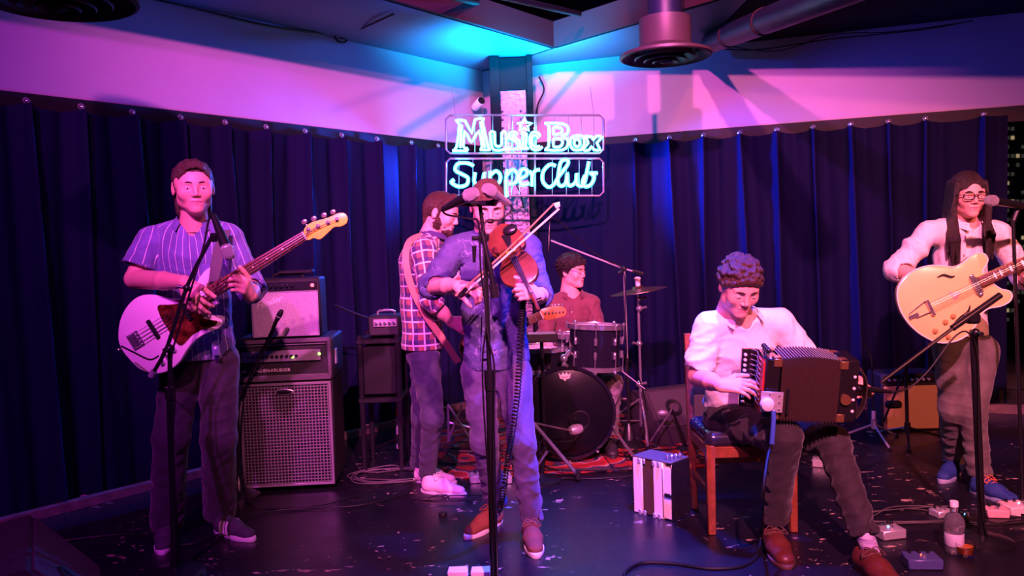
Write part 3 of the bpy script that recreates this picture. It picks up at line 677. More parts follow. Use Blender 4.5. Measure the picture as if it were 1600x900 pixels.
        if uv: s.uvs(o, [(P['chest']+V(0, 0, .12), P['pel']-V(0, 0, .2), .12, .16), (P['sha'], P['ela'], .06, .06), (P['shb'], P['elb'], .06, .06), (P['ela'], P['wra'], .05, .06), (P['elb'], P['wrb'], .05, .06)])
        if collar:
            cm = colm or m; R = np.array([nrm(np.cross(s.fw, upn)), s.fw, upn])
            for sg in (-1, 1):
                b = MB(); A = []; W = []
                for k in range(9):
                    t = k/8; an = math.pi*(.98-(.93-copen)*t); rr = .066+.008*t
                    p = nb+V(sg*math.sin(an)*rr, math.cos(an)*rr*1.05+.012, .040-.052*t**1.5)@R*1.0
                    A.append(p); o_ = nrm(p-nb-upn*np.dot(p-nb, upn)); W.append((-upn*.62+o_*.50)*(.020+.010*t**3))
                b.ribbon([a+w_ for a, w_ in zip(A, W)], [w_ for w_ in W], .004); b.build('collar', cm, s.root)
        return o
    def front(s, m, up_, dn, w_=.016, depth=None, n=7, bm=None, sqf=.68, fit=.14, name='placket'):
        """button placket down the shirt front with its buttons"""
        A = []
        for k in range(10):
            t = k/9; c = up_*(1-t)+dn*t; A.append(c)
        b = MB(); b.ribbon(A, s.lat*w_, .006); o = b.build(name, m, s.root)
        for k in range(n):
            t = (k+.5)/n; c = up_*(1-t)+dn*t+s.fw*.004; MB().cyl(c, c+s.fw*.004, .006, n=10).build('button', bm or M_white, o)
    def trousers(s, m, hem, r=(.090, .066, .058), top=None, name='trousers', res=.0065, rip=.006, hipr=.142, sqf=.72, kn_k=.03):
        P = s.P; pts = [P['pel'], P['hipa'], P['hipb'], P['kna'], P['knb'], P['ana'], P['anb']]; lo, hi = bounds(*pts, m=.17); hi[2] = max(hi[2], P['pel'][2]+.12); v = Vol(lo, hi, res)
        top = top if top is not None else P['pel']+V(0, 0, .05)
        v.cone(top, P['pel']-V(0, 0, .03), hipr*.9, hipr, k=.02, sq=(s.fw, sqf), flat=(1, 0))
        for q in 'ab':
            H, K, A = P['hip'+q], P['kn'+q], P['an'+q]; h = hem[q]
            e = K+(A-K)*h
            v.cone(H, K, r[0], r[1], k=.035, rip=(rip*.8, 6, .3)); v.cone(K, e, r[1]*.97, r[2], k=.03, flat=(0, 1), rip=(rip*1.3, 11, .1+.3*(q == 'b'), V(.7, .3, .6), lambda t: .5+.9*np.clip(t-.55, 0, 1)*2+.6*np.clip(.3-t, 0, 1)*2))
        v.folds(.0045, 26, (.1, .1, 1), int(abs(P['pel'][0])*70)+3)
        for q in 'ab':
            K, A = P['kn'+q], P['an'+q]; e = K+(A-K)*hem[q]; d = nrm(e-K); v.cone(e-d*.02, e+d*.06, r[2]-.012, k=.002, op='s', flat=(1, 0))
        vs, fs = v.mesh(); return mkmesh(name, vs, fs, m, s.root)
    def shoe(s, heel, toe, m, solem, name='shoe', lacem=None, ht=.075, wd=1., L=None, label=None, stripes=None, solet=.022, ankle=None, tongue=True):
        heel = np.array(heel, float); toe = np.array(toe, float); d = (toe-heel); L = L or np.linalg.norm(d[:2]); x = nrm(d*V(1, 1, 0)) if abs(d[2]) < .05 else nrm(d); z = nrm(V(0, 0, 1)-x*x[2]); y = np.cross(z, x); R = np.array([x, y, z])
        k = L/.29; pt = lambda a, b, c: heel+V(a*k, b*k*wd, c)@R
        v = Vol(*bounds(*[pt(a_, b_, c_) for a_ in (-.02, .31) for b_ in (-.07, .07) for c_ in (-.01, .16)], m=.01), .0045)
        v.cone(pt(.045, 0, .045), pt(.15, 0, .042), .042*wd, .043*wd, k=.02); v.cone(pt(.15, 0, .040), pt(.245, .0, .030), .046*wd, .036*wd, k=.02, sq=(z, .72))
        v.cone(pt(.055, 0, .05), pt(.050, 0, ht+.012), .038, .036, k=.02, flat=(0, 1)); v.cone(pt(.07, 0, ht), pt(.17, 0, .055), .026, .022, k=.02)
        v.cone(pt(.050, 0, ht-.012), pt(.050, 0, ht+.06), .030, k=.003, op='s'); v.half(pt(0, 0, solet*.7), -z, k=.001)
        vs, fs = v.mesh(); o = mkmesh(name, vs, fs, m, s.root); label and tag(o, label)
        prof = []
        for t in np.linspace(0, 2*math.pi, 33)[:-1]:
            a = math.cos(t); b = math.sin(t); xx = .143+.152*a; ww = (.034+.014*math.exp(-((xx-.21)/.07)**2)+.004*math.exp(-((xx-.05)/.05)**2))*abs(b)**.75*(1 if b > 0 else -1)
            prof.append(pt(xx, ww, solet))
        b = MB().prism(prof, z, solet+.001, .004); b.build('sole', solem, o)
        if lacem:
            for i in range(5):
                a = .098+.018*i; zz = ht+.031-(a-.09)*.40
                MB().tube([pt(a, -.030, zz-.022), pt(a+.004, -.016, zz-.003), pt(a+.006, .0, zz+.002), pt(a+.006, .016, zz-.003), pt(a+.002, .030, zz-.022)], .0028, 6, smooth=3).build('lace', lacem, o)
            b = MB()
            for sg in (-1, 1): b.tube([pt(.10, 0, ht+.032), pt(.095, sg*.022, ht+.038), pt(.118, sg*.042, ht+.012), pt(.124, sg*.022, ht+.020), pt(.10, 0, ht+.030)], .0024, 5, smooth=4)
            b.build('lace_bow', lacem, o)
        if stripes:
            for i in range(3):
                for sg in (-1, 1):
                    a = .105+.024*i; MB().ribbon([pt(a, sg*.051, .026), pt(a-.006, sg*.0505, .042), pt(a-.014, sg*.041, .064), pt(a-.020, sg*.028, .080)], pt(.0065, 0, 0)-heel, .004).build('stripe', stripes, o)
        return o
    def sock(s, q, m, f0=.8):
        P = s.P; a = P['kn'+q]*(1-f0)+P['an'+q]*f0; b = P['an'+q]+(P['an'+q]-P['kn'+q])*.12; v = Vol(*bounds(a, b, m=.08), .005)
        v.cone(a, b, .041, .035, k=.01, flat=(0, 0)); vs, fs = v.mesh(); return mkmesh('sock', vs, fs, m, s.root)
    def hair(s, m, style, hs=1., seed=1, name='hair'):
        v = Vol((-.14, -.17, -.26 if style != 'long' else -.42), (.14, .16, .17), .0045); r = np.random.RandomState(seed)
        gx = dict(short=(.080, .102, .090), curly=(.086, .108, .100), back=(.079, .101, .090), mop=(.086, .107, .097), long=(.084, .106, .094), fade=(.080, .100, .090))[style]
        gx = (gx[0]*s.wd, gx[1], gx[2]); v.ell((0, -.008, .033), gx, k=0)
        if style == 'back': v.noise(.003, 60, seed); P0, N0 = V(0, .086, .066), V(0, .90, -.44)
        elif style == 'long': v.noise(.002, 60, seed); P0, N0 = V(0, .080, .085), V(0, .93, -.36)
        elif style == 'curly': P0, N0 = V(0, .086, .054), V(0, .66, -.75)
        else: v.noise(.003, 55, seed); P0, N0 = V(0, .088, .050), V(0, .62, -.78)
        if style in ('curly', 'mop'):
            for i in range(150 if style == 'curly' else 70):
                th = r.rand()*2*math.pi; ph = math.acos(1-1.25*r.rand()); d = V(math.sin(ph)*math.cos(th), math.sin(ph)*math.sin(th), math.cos(ph)); c = V(0, -.008, .033)+d*np.array(gx)*1.0
                if (c-P0) @ N0 > -.004: continue
                if style == 'curly': v.ell(c, (.013, .013, .012), k=.004)
                else: t = nrm(np.cross(d, r.normal(size=3))); v.cone(c-t*.02, c+t*.025+d*.010, .009, .004, k=.004)
        v.half(P0, N0, k=.006) if style != 'long' else v.ell((0, .125, -.035), (.054, .075, .108), k=.008, op='s')
        if style == 'mop': [v.cone((x, .078, .080), (x+.012, .094, .052), .013, .006, k=.006) for x in (-.05, -.03, -.01, .01, .03)]
        if style in ('curly', 'short', 'mop', 'back'):
            for i in range(26):
                x = -.066+.132*(i+r.rand()*.8)/26; y = .106*math.sqrt(max(0, 1-(x/.092)**2))-.010; z = P0[2]-(y-P0[1])*N0[1]/N0[2]+r.uniform(-.004, .008)
                if style == 'curly': v.ell((x, y*.96, z+.004), (.011, .010, .012), k=.004)
                else: v.cone((x, y*.955, z-.001), (x*.95+.006*r.randn(), y*.86, z+.020), .0045, .007, k=.005)
        for sg in (-1, 1): v.cone((sg*.072, .014, .03), (sg*.071, .016, -.012), .012, .006, k=.010)
        v.cone((0, -.075, .0), (0, -.065, -.055), .050, .040, k=.02, sq=((0, 1, 0), .6))
        if style == 'back':
            [v.cone((x, -.045, -.01), (x*1.05, -.035, -.11), .030, .022, k=.02, sq=((0, 1, 0), .9)) for x in (-.052, 0, .052)]; v.cone((0, -.09, .0), (-.02, -.105, -.09), .034, .030, k=.02, sq=((0, 1, 0), .7)); v.cone((-.02, -.105, -.09), (-.03, -.09, -.17), .030, .014, k=.01, sq=((0, 1, 0), .7))
            for i in range(9): a = (i-4)*.016; v.cone((a, .05, .107-abs(a)*.6), (a*1.2, -.06, .112-abs(a)*.5), .004, .004, k=.004)
        if style == 'long':
            for sg in (-1, 1):
                for i in range(9):
                    u = i/8; x0 = sg*(.078-.006*u); y0 = .045-.12*u; e = V(sg*(.070+.05*r.rand()), .10-.10*u+.02*r.rand(), -.31-.07*r.rand()+.03*u)
                    v.cone((x0*.85, y0, .06), (x0*1.12, y0+.01, -.08), .016, .016, k=.008); v.cone((x0*1.12, y0+.01, -.08), e*V(1, .9, .62), .016, .015, k=.008); v.cone(e*V(1, .9, .62), e, .015, .005, k=.006)
            v.cone((0, -.08, .02), (0, -.10, -.26), .07, .06, k=.02, sq=((0, 1, 0), .45))
            v.cone((0, .06, .13), (0, -.05, .14), .004, k=.01, op='s')
        if style == 'fade':
            v.cone((-.03, .06, .105), (.03, .06, .105), .022, k=.02)
        vs, fs = v.mesh(); o = mkmesh(name, vs*hs@s.hR+s.P['head'], fs, m, s.root); return o
    def brows(s, m, hs=1., dz=0):
        for sg in (-1, 1):
            b = MB(); P = [V(sg*.013, .0985, .017+dz), V(sg*.030, .0960, .022+dz), V(sg*.049, .0820, .016+dz)]; b.tube([s.hd(p, hs) for p in P], [.0030, .0038, .0016], 6, smooth=4); b.build('eyebrow', m, s.root)
    def beard(s, m, hs=1., full=True):
        v = Vol((-.10, -.03, -.15), (.10, .14, .0), .0045)
        v.cone((0, .034, -.04), (0, .054, -.082), .060, .040, k=.02)
        for sg in (-1, 1): v.ell((sg*.048, .014, -.060), (.022, .034, .034), k=.02); v.cone((sg*.075, .010, -.01), (sg*.066, .02, -.05), .008, .014, k=.01)
        v.ell((0, .084, -.098), (.026, .018, .020), k=.015); v.cone((-.022, .093, -.050), (.022, .093, -.050), .0058, k=.004)
        v.ell((0, .10, -.060), (.022, .03, .0095), k=.004, op='s'); v.ell((0, .115, -.02), (.050, .05, .030), k=.01, op='s')
        for sg in (-1, 1): v.ell((sg*.045, .085, -.018), (.034, .03, .030), k=.01, op='s')
        v.noise(.002, 90, 2); vs, fs = v.mesh(); mkmesh('beard', vs*hs@s.hR+s.P['head'], fs, m, s.root)
def cloth_mat(name, base, stripes=None, plaid=None, rough=.8, wr=.35, noise=0, dots=None):
    m = mat(name, base, rough, bump=wr*1.6, bscale=7, bdist=.045, bstretch=(1, 1, .6), noise=noise, nscale=14, sheen=.15)
    nt = m.node_tree; b = nt.nodes['Principled BSDF']; L = nt.links.new
    def const(v): return v
    if stripes or plaid:
        a = nt.nodes.new('ShaderNodeAttribute'); a.attribute_name = 'cloth'; sx = nt.nodes.new('ShaderNodeSeparateXYZ'); L(a.outputs['Vector'], sx.inputs[0])
        def band(src, per, wd, ph=0.):
            q = nt.nodes.new('ShaderNodeMath'); q.operation = 'MULTIPLY_ADD'; L(src, q.inputs[0]); q.inputs[1].default_value = 1/per; q.inputs[2].default_value = ph+50
            f = nt.nodes.new('ShaderNodeMath'); f.operation = 'FRACT'; L(q.outputs[0], f.inputs[0]); c = nt.nodes.new('ShaderNodeMath'); c.operation = 'LESS_THAN'; L(f.outputs[0], c.inputs[0]); c.inputs[1].default_value = wd; return c.outputs[0]
        cur = None
        def mixin(fac, col, amt=1.):
            nonlocal cur
            mx = nt.nodes.new('ShaderNodeMixRGB'); q = nt.nodes.new('ShaderNodeMath'); q.operation = 'MULTIPLY'; L(fac, q.inputs[0]); q.inputs[1].default_value = amt; L(q.outputs[0], mx.inputs[0])
            if cur is None:
                ln = b.inputs['Base Color'].links
                if ln: L(ln[0].from_socket, mx.inputs[1])
                else: mx.inputs[1].default_value = (*base, 1)
            else: L(cur, mx.inputs[1])
            mx.inputs[2].default_value = (*col, 1); cur = mx.outputs[0]
        if stripes:
            for per, wd, col, ph in stripes: mixin(band(sx.outputs[0], per, wd, ph), col)
        if plaid:
            for ax, per, wd, col, ph, amt in plaid: mixin(band(sx.outputs[ax], per, wd, ph), col, amt)
        L(cur, b.inputs['Base Color'])
    if dots:
        tc = nt.nodes.new('ShaderNodeTexCoord'); vo = nt.nodes.new('ShaderNodeTexVoronoi'); vo.inputs['Scale'].default_value = dots[0]; L(tc.outputs['Object'], vo.inputs['Vector'])
        c = nt.nodes.new('ShaderNodeMath'); c.operation = 'LESS_THAN'; L(vo.outputs['Distance'], c.inputs[0]); c.inputs[1].default_value = dots[1]
        mx = nt.nodes.new('ShaderNodeMixRGB'); L(c.outputs[0], mx.inputs[0]); mx.inputs[1].default_value = (*base, 1); mx.inputs[2].default_value = (*dots[2], 1); L(mx.outputs[0], b.inputs['Base Color'])
    return m
# ---------------------------------------------------------- bassist
Yb = 3.78
f = Fig('standing person at left in a short-sleeved striped blue shirt playing a white bass guitar',
    dict(neck=at(302, 345, Yb+.04), chest=at(298, 400, Yb+.05), pel=at(312, 535, Yb+.08), sha=at(232, 371, Yb), shb=at(360, 366, Yb+.08),
         ela=at(211, 436, Yb-.05), wra=at(288, 441, Yb-.33), elb=at(392, 450, Yb+.08), wrb=at(392, 462, Yb-.20),
         hipa=at(284, 562, Yb+.08), hipb=at(343, 562, Yb+.10), kna=at(268, 685, Yb+.02), knb=at(342, 685, Yb+.06), ana=fl(262, 842)+V(0, 0, .09), anb=fl(345, 826)+V(0, 0, .09)), (.25, -1, 0))
f.sethead(at(302, 292, Yb-.02), (.50, -1, -.10), (-.02, 0, 1))
f.body(dict(wd=1.09, jaw=1.1, eyes=.45), [
    dict(W=f.P['wra'], X=at(312, 492, Yb-.35)-f.P['wra'], N=V(-.2, -1, .15), T=V(1, 0, .2), curl=((.45, .5, .3), (.35, .45, .3), (.4, .5, .3), (.5, .5, .3)), thumb=(.3, .2), s=1.08, spread=.2),
    dict(W=f.P['wrb'], X=at(378, 440, Yb-.30)-f.P['wrb'], N=V(.9, .3, -.4), T=V(-.2, -.6, .9), curl=((.9, .9, .6), (.9, .9, .6), (1, .9, .6), (1, .9, .6)), thumb=(.3, .3), s=1.08)], arm=1.12, hs=1.06)
f.hair(M_hair_br, 'back', 1.06); f.brows(M_hair_br, 1.06)
ms = cloth_mat('blue_striped_cotton', (.16, .14, .42), stripes=[(.042, .07, (.75, .68, .70), .5)], noise=.25)
f.shirt(ms, at(312, 563, Yb), dict(a=(.72, .083), b=(1.12, .066)), uv=True, flare=.012, fit=(.155, .150, .150), slr=.070, vneck=.15, copen=.17, rip=.005)
pf = f.fw*.125
f.front(ms, at(322, 412, Yb-.10), at(338, 555, Yb-.06), n=6, bm=mat('pearl_snap', (.8, .8, .8), .2))
MB().ribbon([at(352, 360, Yb-.03), at(346, 380, Yb-.11), at(340, 400, Yb-.14), at(335, 440, Yb-.17)], f.lat*.025, .006).build('guitar_strap', mat('grey_webbing', (.10, .09, .10), .8), f.root)
f.trousers(cloth_mat('dark_grey_denim', (.04, .032, .05), noise=.3), dict(a=1.05, b=1.04), r=(.096, .086, .082), rip=.005)
m1 = mat('dark_knit_shoe', (.05, .04, .06), .8); m2 = mat('white_sole', (.75, .7, .7), .5)
f.shoe(fl(262, 836), fl(252, 874), m1, m2, L=.29, lacem=m2, label='dark trainer pointing at the camera', name='shoe')
f.shoe(fl(338, 830), fl(397, 846), m1, m2, stripes=m2, label='dark trainer with three pale side stripes')
# ---------------------------------------------------------- violinist
Yv = 3.82
f = Fig('standing person in the middle playing the violin, dark blue floral shirt, violet jeans',
    dict(neck=at(768, 362, Yv), chest=at(768, 420, Yv+.02), pel=at(776, 552, Yv+.06), sha=at(710, 384, Yv-.02), shb=at(828, 382, Yv+.02),
         ela=at(676, 447, Yv-.12), wra=at(716, 447, Yv-.32), elb=at(846, 462, Yv-.10), wrb=at(842, 462, Yv-.34),
         hipa=at(748, 582, Yv+.06), hipb=at(803, 582, Yv+.04), kna=at(757, 690, Yv+.02), knb=at(815, 690, Yv-.08), ana=fl(776, 812)+V(0, 0, .09), anb=fl(832, 838)+V(0, 0, .09)), (0.05, -1, 0))
f.sethead(at(762, 321, Yv-.09), (.16, -1, -.42), (.05, -.25, 1))
f.body(dict(wd=1.0, jaw=1.02, eyes=.25, smile=.002), [
    dict(W=f.P['wra'], X=at(738, 450, Yv-.36)-f.P['wra'], N=V(0, -.6, .9), T=V(.2, -.8, -.3), curl=((.7, .9, .5), (.8, .9, .5), (.8, .9, .5), (.8, .9, .5)), thumb=(.5, .4), s=1.0),
    dict(W=f.P['wrb'], X=at(818, 455, Yv-.40)-f.P['wrb'], N=V(.1, -.9, .35), T=V(-.3, .1, .9), curl=((.9, 1.1, .7), (.9, 1.1, .7), (1., 1.1, .7), (1., 1.1, .7)), thumb=(.4, .3), s=1.02)], hs=1.0)
f.hair(M_hair_lt, 'short', 1.0, 4); f.brows(M_hair_br)
def floral():
    m = mat('navy_floral_cotton', (.07, .07, .20), .75, bump=.35, bscale=9, noise=.2, nscale=10); nt = m.node_tree; b = nt.nodes['Principled BSDF']; L = nt.links.new
    tc = nt.nodes.new('ShaderNodeTexCoord'); n = nt.nodes.new('ShaderNodeTexNoise'); n.inputs['Scale'].default_value = 11; n.inputs['Detail'].default_value = 1.5; n.inputs['Distortion'].default_value = 1.8; L(tc.outputs['Object'], n.inputs[0])
    r = nt.nodes.new('ShaderNodeValToRGB'); e = r.color_ramp.elements; e[0].position = .485; e[0].color = (0, 0, 0, 1); e[1].position = .5; e[1].color = (1, 1, 1, 1); e2 = r.color_ramp.elements.new(.52); e2.color = (0, 0, 0, 1); L(n.outputs[0], r.inputs[0])
    n2 = nt.nodes.new('ShaderNodeTexNoise'); n2.inputs['Scale'].default_value = 5; L(tc.outputs['Object'], n2.inputs[0]); r2 = nt.nodes.new('ShaderNodeValToRGB'); r2.color_ramp.elements[0].position = .45; r2.color_ramp.elements[1].position = .55; L(n2.outputs[0], r2.inputs[0])
    q = nt.nodes.new('ShaderNodeMath'); q.operation = 'MULTIPLY'; L(r.outputs[0], q.inputs[0]); L(r2.outputs[0], q.inputs[1])
    mx = nt.nodes.new('ShaderNodeMixRGB'); L(q.outputs[0], mx.inputs[0]); L(b.inputs['Base Color'].links[0].from_socket, mx.inputs[1]); mx.inputs[2].default_value = (.26, .26, .45, 1); L(mx.outputs[0], b.inputs['Base Color']); return m
mf = floral()
f.shirt(mf, at(776, 577, Yv), dict(a=(1.02, .060), b=(1.45, .052)), fit=(.145, .142, .150), slr=.064, vneck=.06, copen=.06, rip=.005, hemn=(.0, 0, -1))
f.front(mf, at(762, 392, Yv-.125), at(757, 560, Yv-.07), n=7, bm=mat('dark_button', (.05, .05, .08), .3))
for sg in (-1, 1):
    c = at(768+sg*34, 432, Yv-.125+.02*(sg > 0)); MB().box(c, (.085, .008, .095), np.array([f.lat, f.fw, V(0, 0, 1)]), .003).build('chest_pocket', mf, f.root)
f.trousers(cloth_mat('violet_grey_denim', (.085, .06, .17), noise=.3), dict(a=1.02, b=1.02), r=(.090, .066, .056), rip=.005)
m1 = mat('rust_brown_suede', (.19, .055, .03), .8, bump=.3, bscale=150); m2 = mat('white_sole', (.75, .7, .7), .5)
f.shoe(fl(782, 815), fl(738, 838), m1, m2, lacem=m1, label='rust-brown shoe set back and turned to the left', L=.29)
f.shoe(fl(828, 836), fl(838, 872), m1, m2, lacem=m1, label='rust-brown shoe stepping towards the camera', L=.30)
# ---------------------------------------------------------- plaid person
Yp = 4.52
f = Fig('bearded person in a plaid shirt, seen side-on beside the violinist',
    dict(neck=at(676, 366, Yp+.02), chest=at(655, 415, Yp+.03), pel=at(662, 540, Yp+.04), sha=at(660, 388, Yp-.16), shb=at(668, 388, Yp+.20),
         ela=at(672, 468, Yp-.24), wra=at(704, 502, Yp-.18), elb=at(722, 455, Yp+.30), wrb=at(792, 480, Yp+.16),
         hipa=at(664, 562, Yp-.05), hipb=at(664, 562, Yp+.13), kna=at(676, 655, Yp-.06), knb=at(660, 652, Yp+.12), ana=fl(668, 762)+V(0, 0, .09), anb=fl(655, 748)+V(0, 0, .09)), (1, .25, 0))
f.sethead(at(688, 333, Yp), (1, -.22, -.32), (.2, 0, 1))
f.body(dict(eyes=.4), [
    dict(W=f.P['wra'], X=V(1, -.1, -.55), N=V(0, -1, .2), T=V(.3, -.1, .9), curl=((.5, .6, .4),)*4, s=.95),
    dict(W=f.P['wrb'], X=V(1, -.25, .05), N=V(.2, .3, -.9), T=V(-.3, -.9, .2), curl=((.9, .9, .6),)*4, s=.95)], hs=1.0)
f.hair(M_hair_br, 'fade', 1.0, 6); f.brows(M_hair_br); f.beard(M_hair_br)
mp = cloth_mat('brown_white_plaid', (.32, .11, .10), plaid=[(0, .066, .36, (.03, .02, .12), .0, .8), (1, .066, .36, (.03, .02, .12), .0, .8), (0, .066, .12, (.85, .72, .80), .6, .9), (1, .066, .12, (.85, .72, .80), .6, .9)])
f.shirt(mp, at(655, 545, Yp), dict(a=(1.35, .052), b=(1.35, .052)), uv=True, fit=(.150, .150, .155), slr=.074, vneck=0, rip=.005, sqf=.74, flare=.01)
f.trousers(cloth_mat('dark_indigo_denim', (.05, .045, .10), noise=.3), dict(a=1.03, b=1.03), r=(.088, .064, .052), rip=.005)
m1 = mat('pale_pink_canvas', (.80, .62, .62), .8); m2 = mat('white_sole', (.75, .7, .7), .5)
f.shoe(fl(660, 768), fl(728, 776), m1, m2, lacem=m2, label='pale low-top trainer nearer the camera', ht=.078)
f.shoe(fl(648, 752), fl(713, 757), m1, m2, lacem=m2, label='pale low-top trainer further from the camera', ht=.078)
st = [at(676, 372, Yp-.12), at(640, 384, Yp-.17), at(634, 420, Yp-.20), at(650, 462, Yp-.26), at(676, 502, Yp-.29), at(700, 540, Yp-.24), at(716, 562, Yp-.16)]
st = catmull([at(660, 368, Yp-.02), at(640, 378, Yp-.10), at(634, 405, Yp-.155), at(642, 445, Yp-.17), at(664, 490, Yp-.165), at(692, 530, Yp-.14), at(716, 566, Yp-.08)], 5)
MB().ribbon(st, [nrm(np.cross(nrm(st[min(i+1, len(st)-1)]-st[max(i-1, 0)]), V(0, 1, 0)))*.019 for i in range(len(st))], .006).build('guitar_strap', mat('tan_leather_strap', (.38, .19, .13), .6), f.root)
# ---------------------------------------------------------- drummer
Yd = 5.85
f = Fig('young person in a rust-coloured shirt seated behind the drum kit, looking right',
    dict(neck=at(893, 455, Yd), chest=at(893, 495, Yd+.02), pel=at(892, 580, Yd+.06), sha=at(860, 474, Yd-.04), shb=at(925, 471, Yd),
         ela=at(850, 525, Yd-.10), wra=at(858, 545, Yd-.40), elb=at(936, 520, Yd-.08), wrb=at(925, 540, Yd-.32),
         hipa=at(878, 592, Yd), hipb=at(906, 592, Yd), kna=at(862, 596, Yd-.48), knb=at(958, 598, Yd-.42), ana=fl(862, 700)+V(0, 0, .08), anb=fl(952, 700)+V(0, 0, .08)), (.15, -1, 0))
f.sethead(at(893, 424, Yd-.03), (1, -.75, -.05), (0, 0, 1))
f.body(dict(eyes=.5), [
    dict(W=f.P['wra'], X=V(.1, -1, -.1), N=V(0, .1, 1), T=V(1, 0, 0), curl=((.9, 1, .6),)*4, s=.95),
    dict(W=f.P['wrb'], X=V(-.2, -1, -.1), N=V(0, .1, 1), T=V(-1, 0, 0), curl=((.9, 1, .6),)*4, s=.95)])
f.hair(M_hair_dk, 'mop', 1.0, 8); f.brows(M_hair_dk)
mr = cloth_mat('rust_cotton', (.15, .045, .055), noise=.15)
f.shirt(mr, at(892, 592, Yd), dict(a=(1.3, .054), b=(1.3, .054)), fit=(.138, .130, .145), slr=.068, vneck=.09, copen=.15, rip=.006)
f.front(mr, at(893, 478, Yd-.115), at(893, 570, Yd-.06), n=5, bm=M_white, w_=.012)
f.trousers(cloth_mat('grey_cotton', (.16, .13, .16), noise=.3), dict(a=.95, b=.95), r=(.085, .066, .056))
m1 = mat('black_shoe', (.03, .03, .03), .5)
f.shoe(fl(862, 705)+V(0, .06, 0), fl(862, 705)-V(0, .22, 0), m1, m1, L=.28); f.shoe(fl(952, 705)+V(0, .06, 0), fl(952, 705)-V(0, .22, 0), m1, m1, L=.28)
# ---------------------------------------------------------- accordionist
Ya = 3.86
f = Fig('seated person with curly hair in a white polo shirt playing an accordion',
    dict(neck=at(1158, 490, Ya-.12), chest=at(1160, 540, Ya-.04), pel=at(1150, 645, Ya+.12), sha=at(1104, 504, Ya-.10), shb=at(1218, 498, Ya-.06),
         ela=at(1090, 588, Ya-.10), wra=at(1126, 602, Ya-.36), elb=at(1268, 575, Ya-.02), wrb=at(1355, 612, Ya-.34),
         hipa=at(1128, 652, Ya+.06), hipb=at(1180, 655, Ya+.06), kna=at(1226, 684, Ya-.40), knb=at(1300, 690, Ya-.32), ana=fl(1202, 848)+V(.012, -.045, .10), anb=fl(1340, 882)+V(.03, -.035, .10)), (.22, -1, 0))
f.sethead(at(1155, 446, Ya-.22), (.10, -1, -.55), (.10, -.45, 1))
f.body(dict(wd=1.0, jaw=1.08, eyes=.2), [
    dict(W=f.P['wra'], X=at(1178, 604, Ya-.42)-f.P['wra'], N=V(-.1, -.8, .7), T=V(.1, .3, .9), curl=((.3, .45, .3), (.3, .5, .3), (.35, .5, .35), (.4, .5, .35)), thumb=(.2, .3), s=1.04, spread=.12),
    dict(W=f.P['wrb'], X=at(1338, 606, Ya-.46)-f.P['wrb'], N=V(.9, -.3, .1), T=V(0, -.2, .9), curl=((.7, .8, .5),)*4, thumb=(.3, .3), s=1.0)], arm=1.1, hs=1.06)
f.hair(M_hair_br, 'curly', 1.06, 5); f.brows(M_hair_br, 1.06)
mw = cloth_mat('white_cotton_polo', (.85, .80, .80), wr=.25)
f.shirt(mw, at(1150, 640, Ya), dict(a=(.86, .074), b=(.72, .074)), fit=(.158, .155, .165), slr=.074, vneck=.13, copen=.20, rip=.005)
MB().tube([f.P['wra']+(f.P['ela']-f.P['wra'])*.18+.029*(math.cos(a)*V(0, -1, 0)+math.sin(a)*nrm(np.cross(V(0, -1, 0), f.P['wra']-f.P['ela']))) for a in np.linspace(0, 2*math.pi, 17)[:-1]], .006, 6, cyc=True).build('bracelet', mat('brown_band', (.25, .06, .04), .6), f.root)
f.trousers(cloth_mat('charcoal_slacks', (.020, .014, .018), noise=.2), dict(a=.95, b=.93), r=(.096, .074, .060), rip=.006, hipr=.15)
mk = mat('patterned_sock', (.55, .50, .62), .8, noise=1, nscale=9, bstretch=(1, 1, 5), col2=(.16, .10, .30)); f.sock('a', mk, .82); f.sock('b', mk, .80)
m1 = mat('oxblood_leather', (.10, .022, .016), .38, coat=.2); m2 = mat('brown_sole', (.10, .04, .03), .6)
f.shoe(fl(1202, 848), fl(1232, 892), m1, m2, lacem=m2, L=.31, wd=1.15, label='oxblood leather shoe flat on the floor', solet=.018)
f.shoe(fl(1340, 882), fl(1400, 925), m1, m2, lacem=m2, L=.31, wd=1.15, label='oxblood leather shoe nearest the bottom edge', solet=.018)
# ---------------------------------------------------------- guitarist
Yg = 4.32
f = Fig('standing long-haired person at right with glasses and a speckled white shirt playing a hollow-body guitar',
    dict(neck=at(1508, 345, Yg), chest=at(1500, 400, Yg+.03), pel=at(1500, 520, Yg+.05), sha=at(1452, 360, Yg-.03), shb=at(1558, 360, Yg+.03),
         ela=at(1402, 420, Yg-.06), wra=at(1470, 450, Yg-.30), elb=at(1602, 435, Yg), wrb=at(1618, 432, Yg-.25),
         hipa=at(1485, 545, Yg+.05), hipb=at(1535, 548, Yg+.05), kna=at(1488, 640, Yg+.03), knb=at(1520, 645, Yg-.02), ana=fl(1492, 740)+V(0, 0, .09), anb=fl(1530, 765)+V(0, 0, .09)), (-.15, -1, 0))
f.sethead(at(1511, 304, Yg-.05), (-.12, -1, -.12), (-.02, -.1, 1))
f.body(dict(eyes=.35, jaw=1.05), [
    dict(W=f.P['wra'], X=at(1502, 462, Yg-.33)-f.P['wra'], N=V(-.1, -1, .3), T=V(.4, 0, .9), curl=((.7, .8, .5), (.75, .8, .5), (.8, .8, .5), (.8, .8, .5)), thumb=(.4, .3), s=1.02),
    dict(W=f.P['wrb'], X=V(-.5, -.3, .5), N=V(.6, .1, .1), T=V(0, -.9, .3), curl=((.8, .9, .5),)*4)])
f.hair(M_hair_dk, 'long', 1.0, 9); f.brows(M_hair_dk)
b = MB()
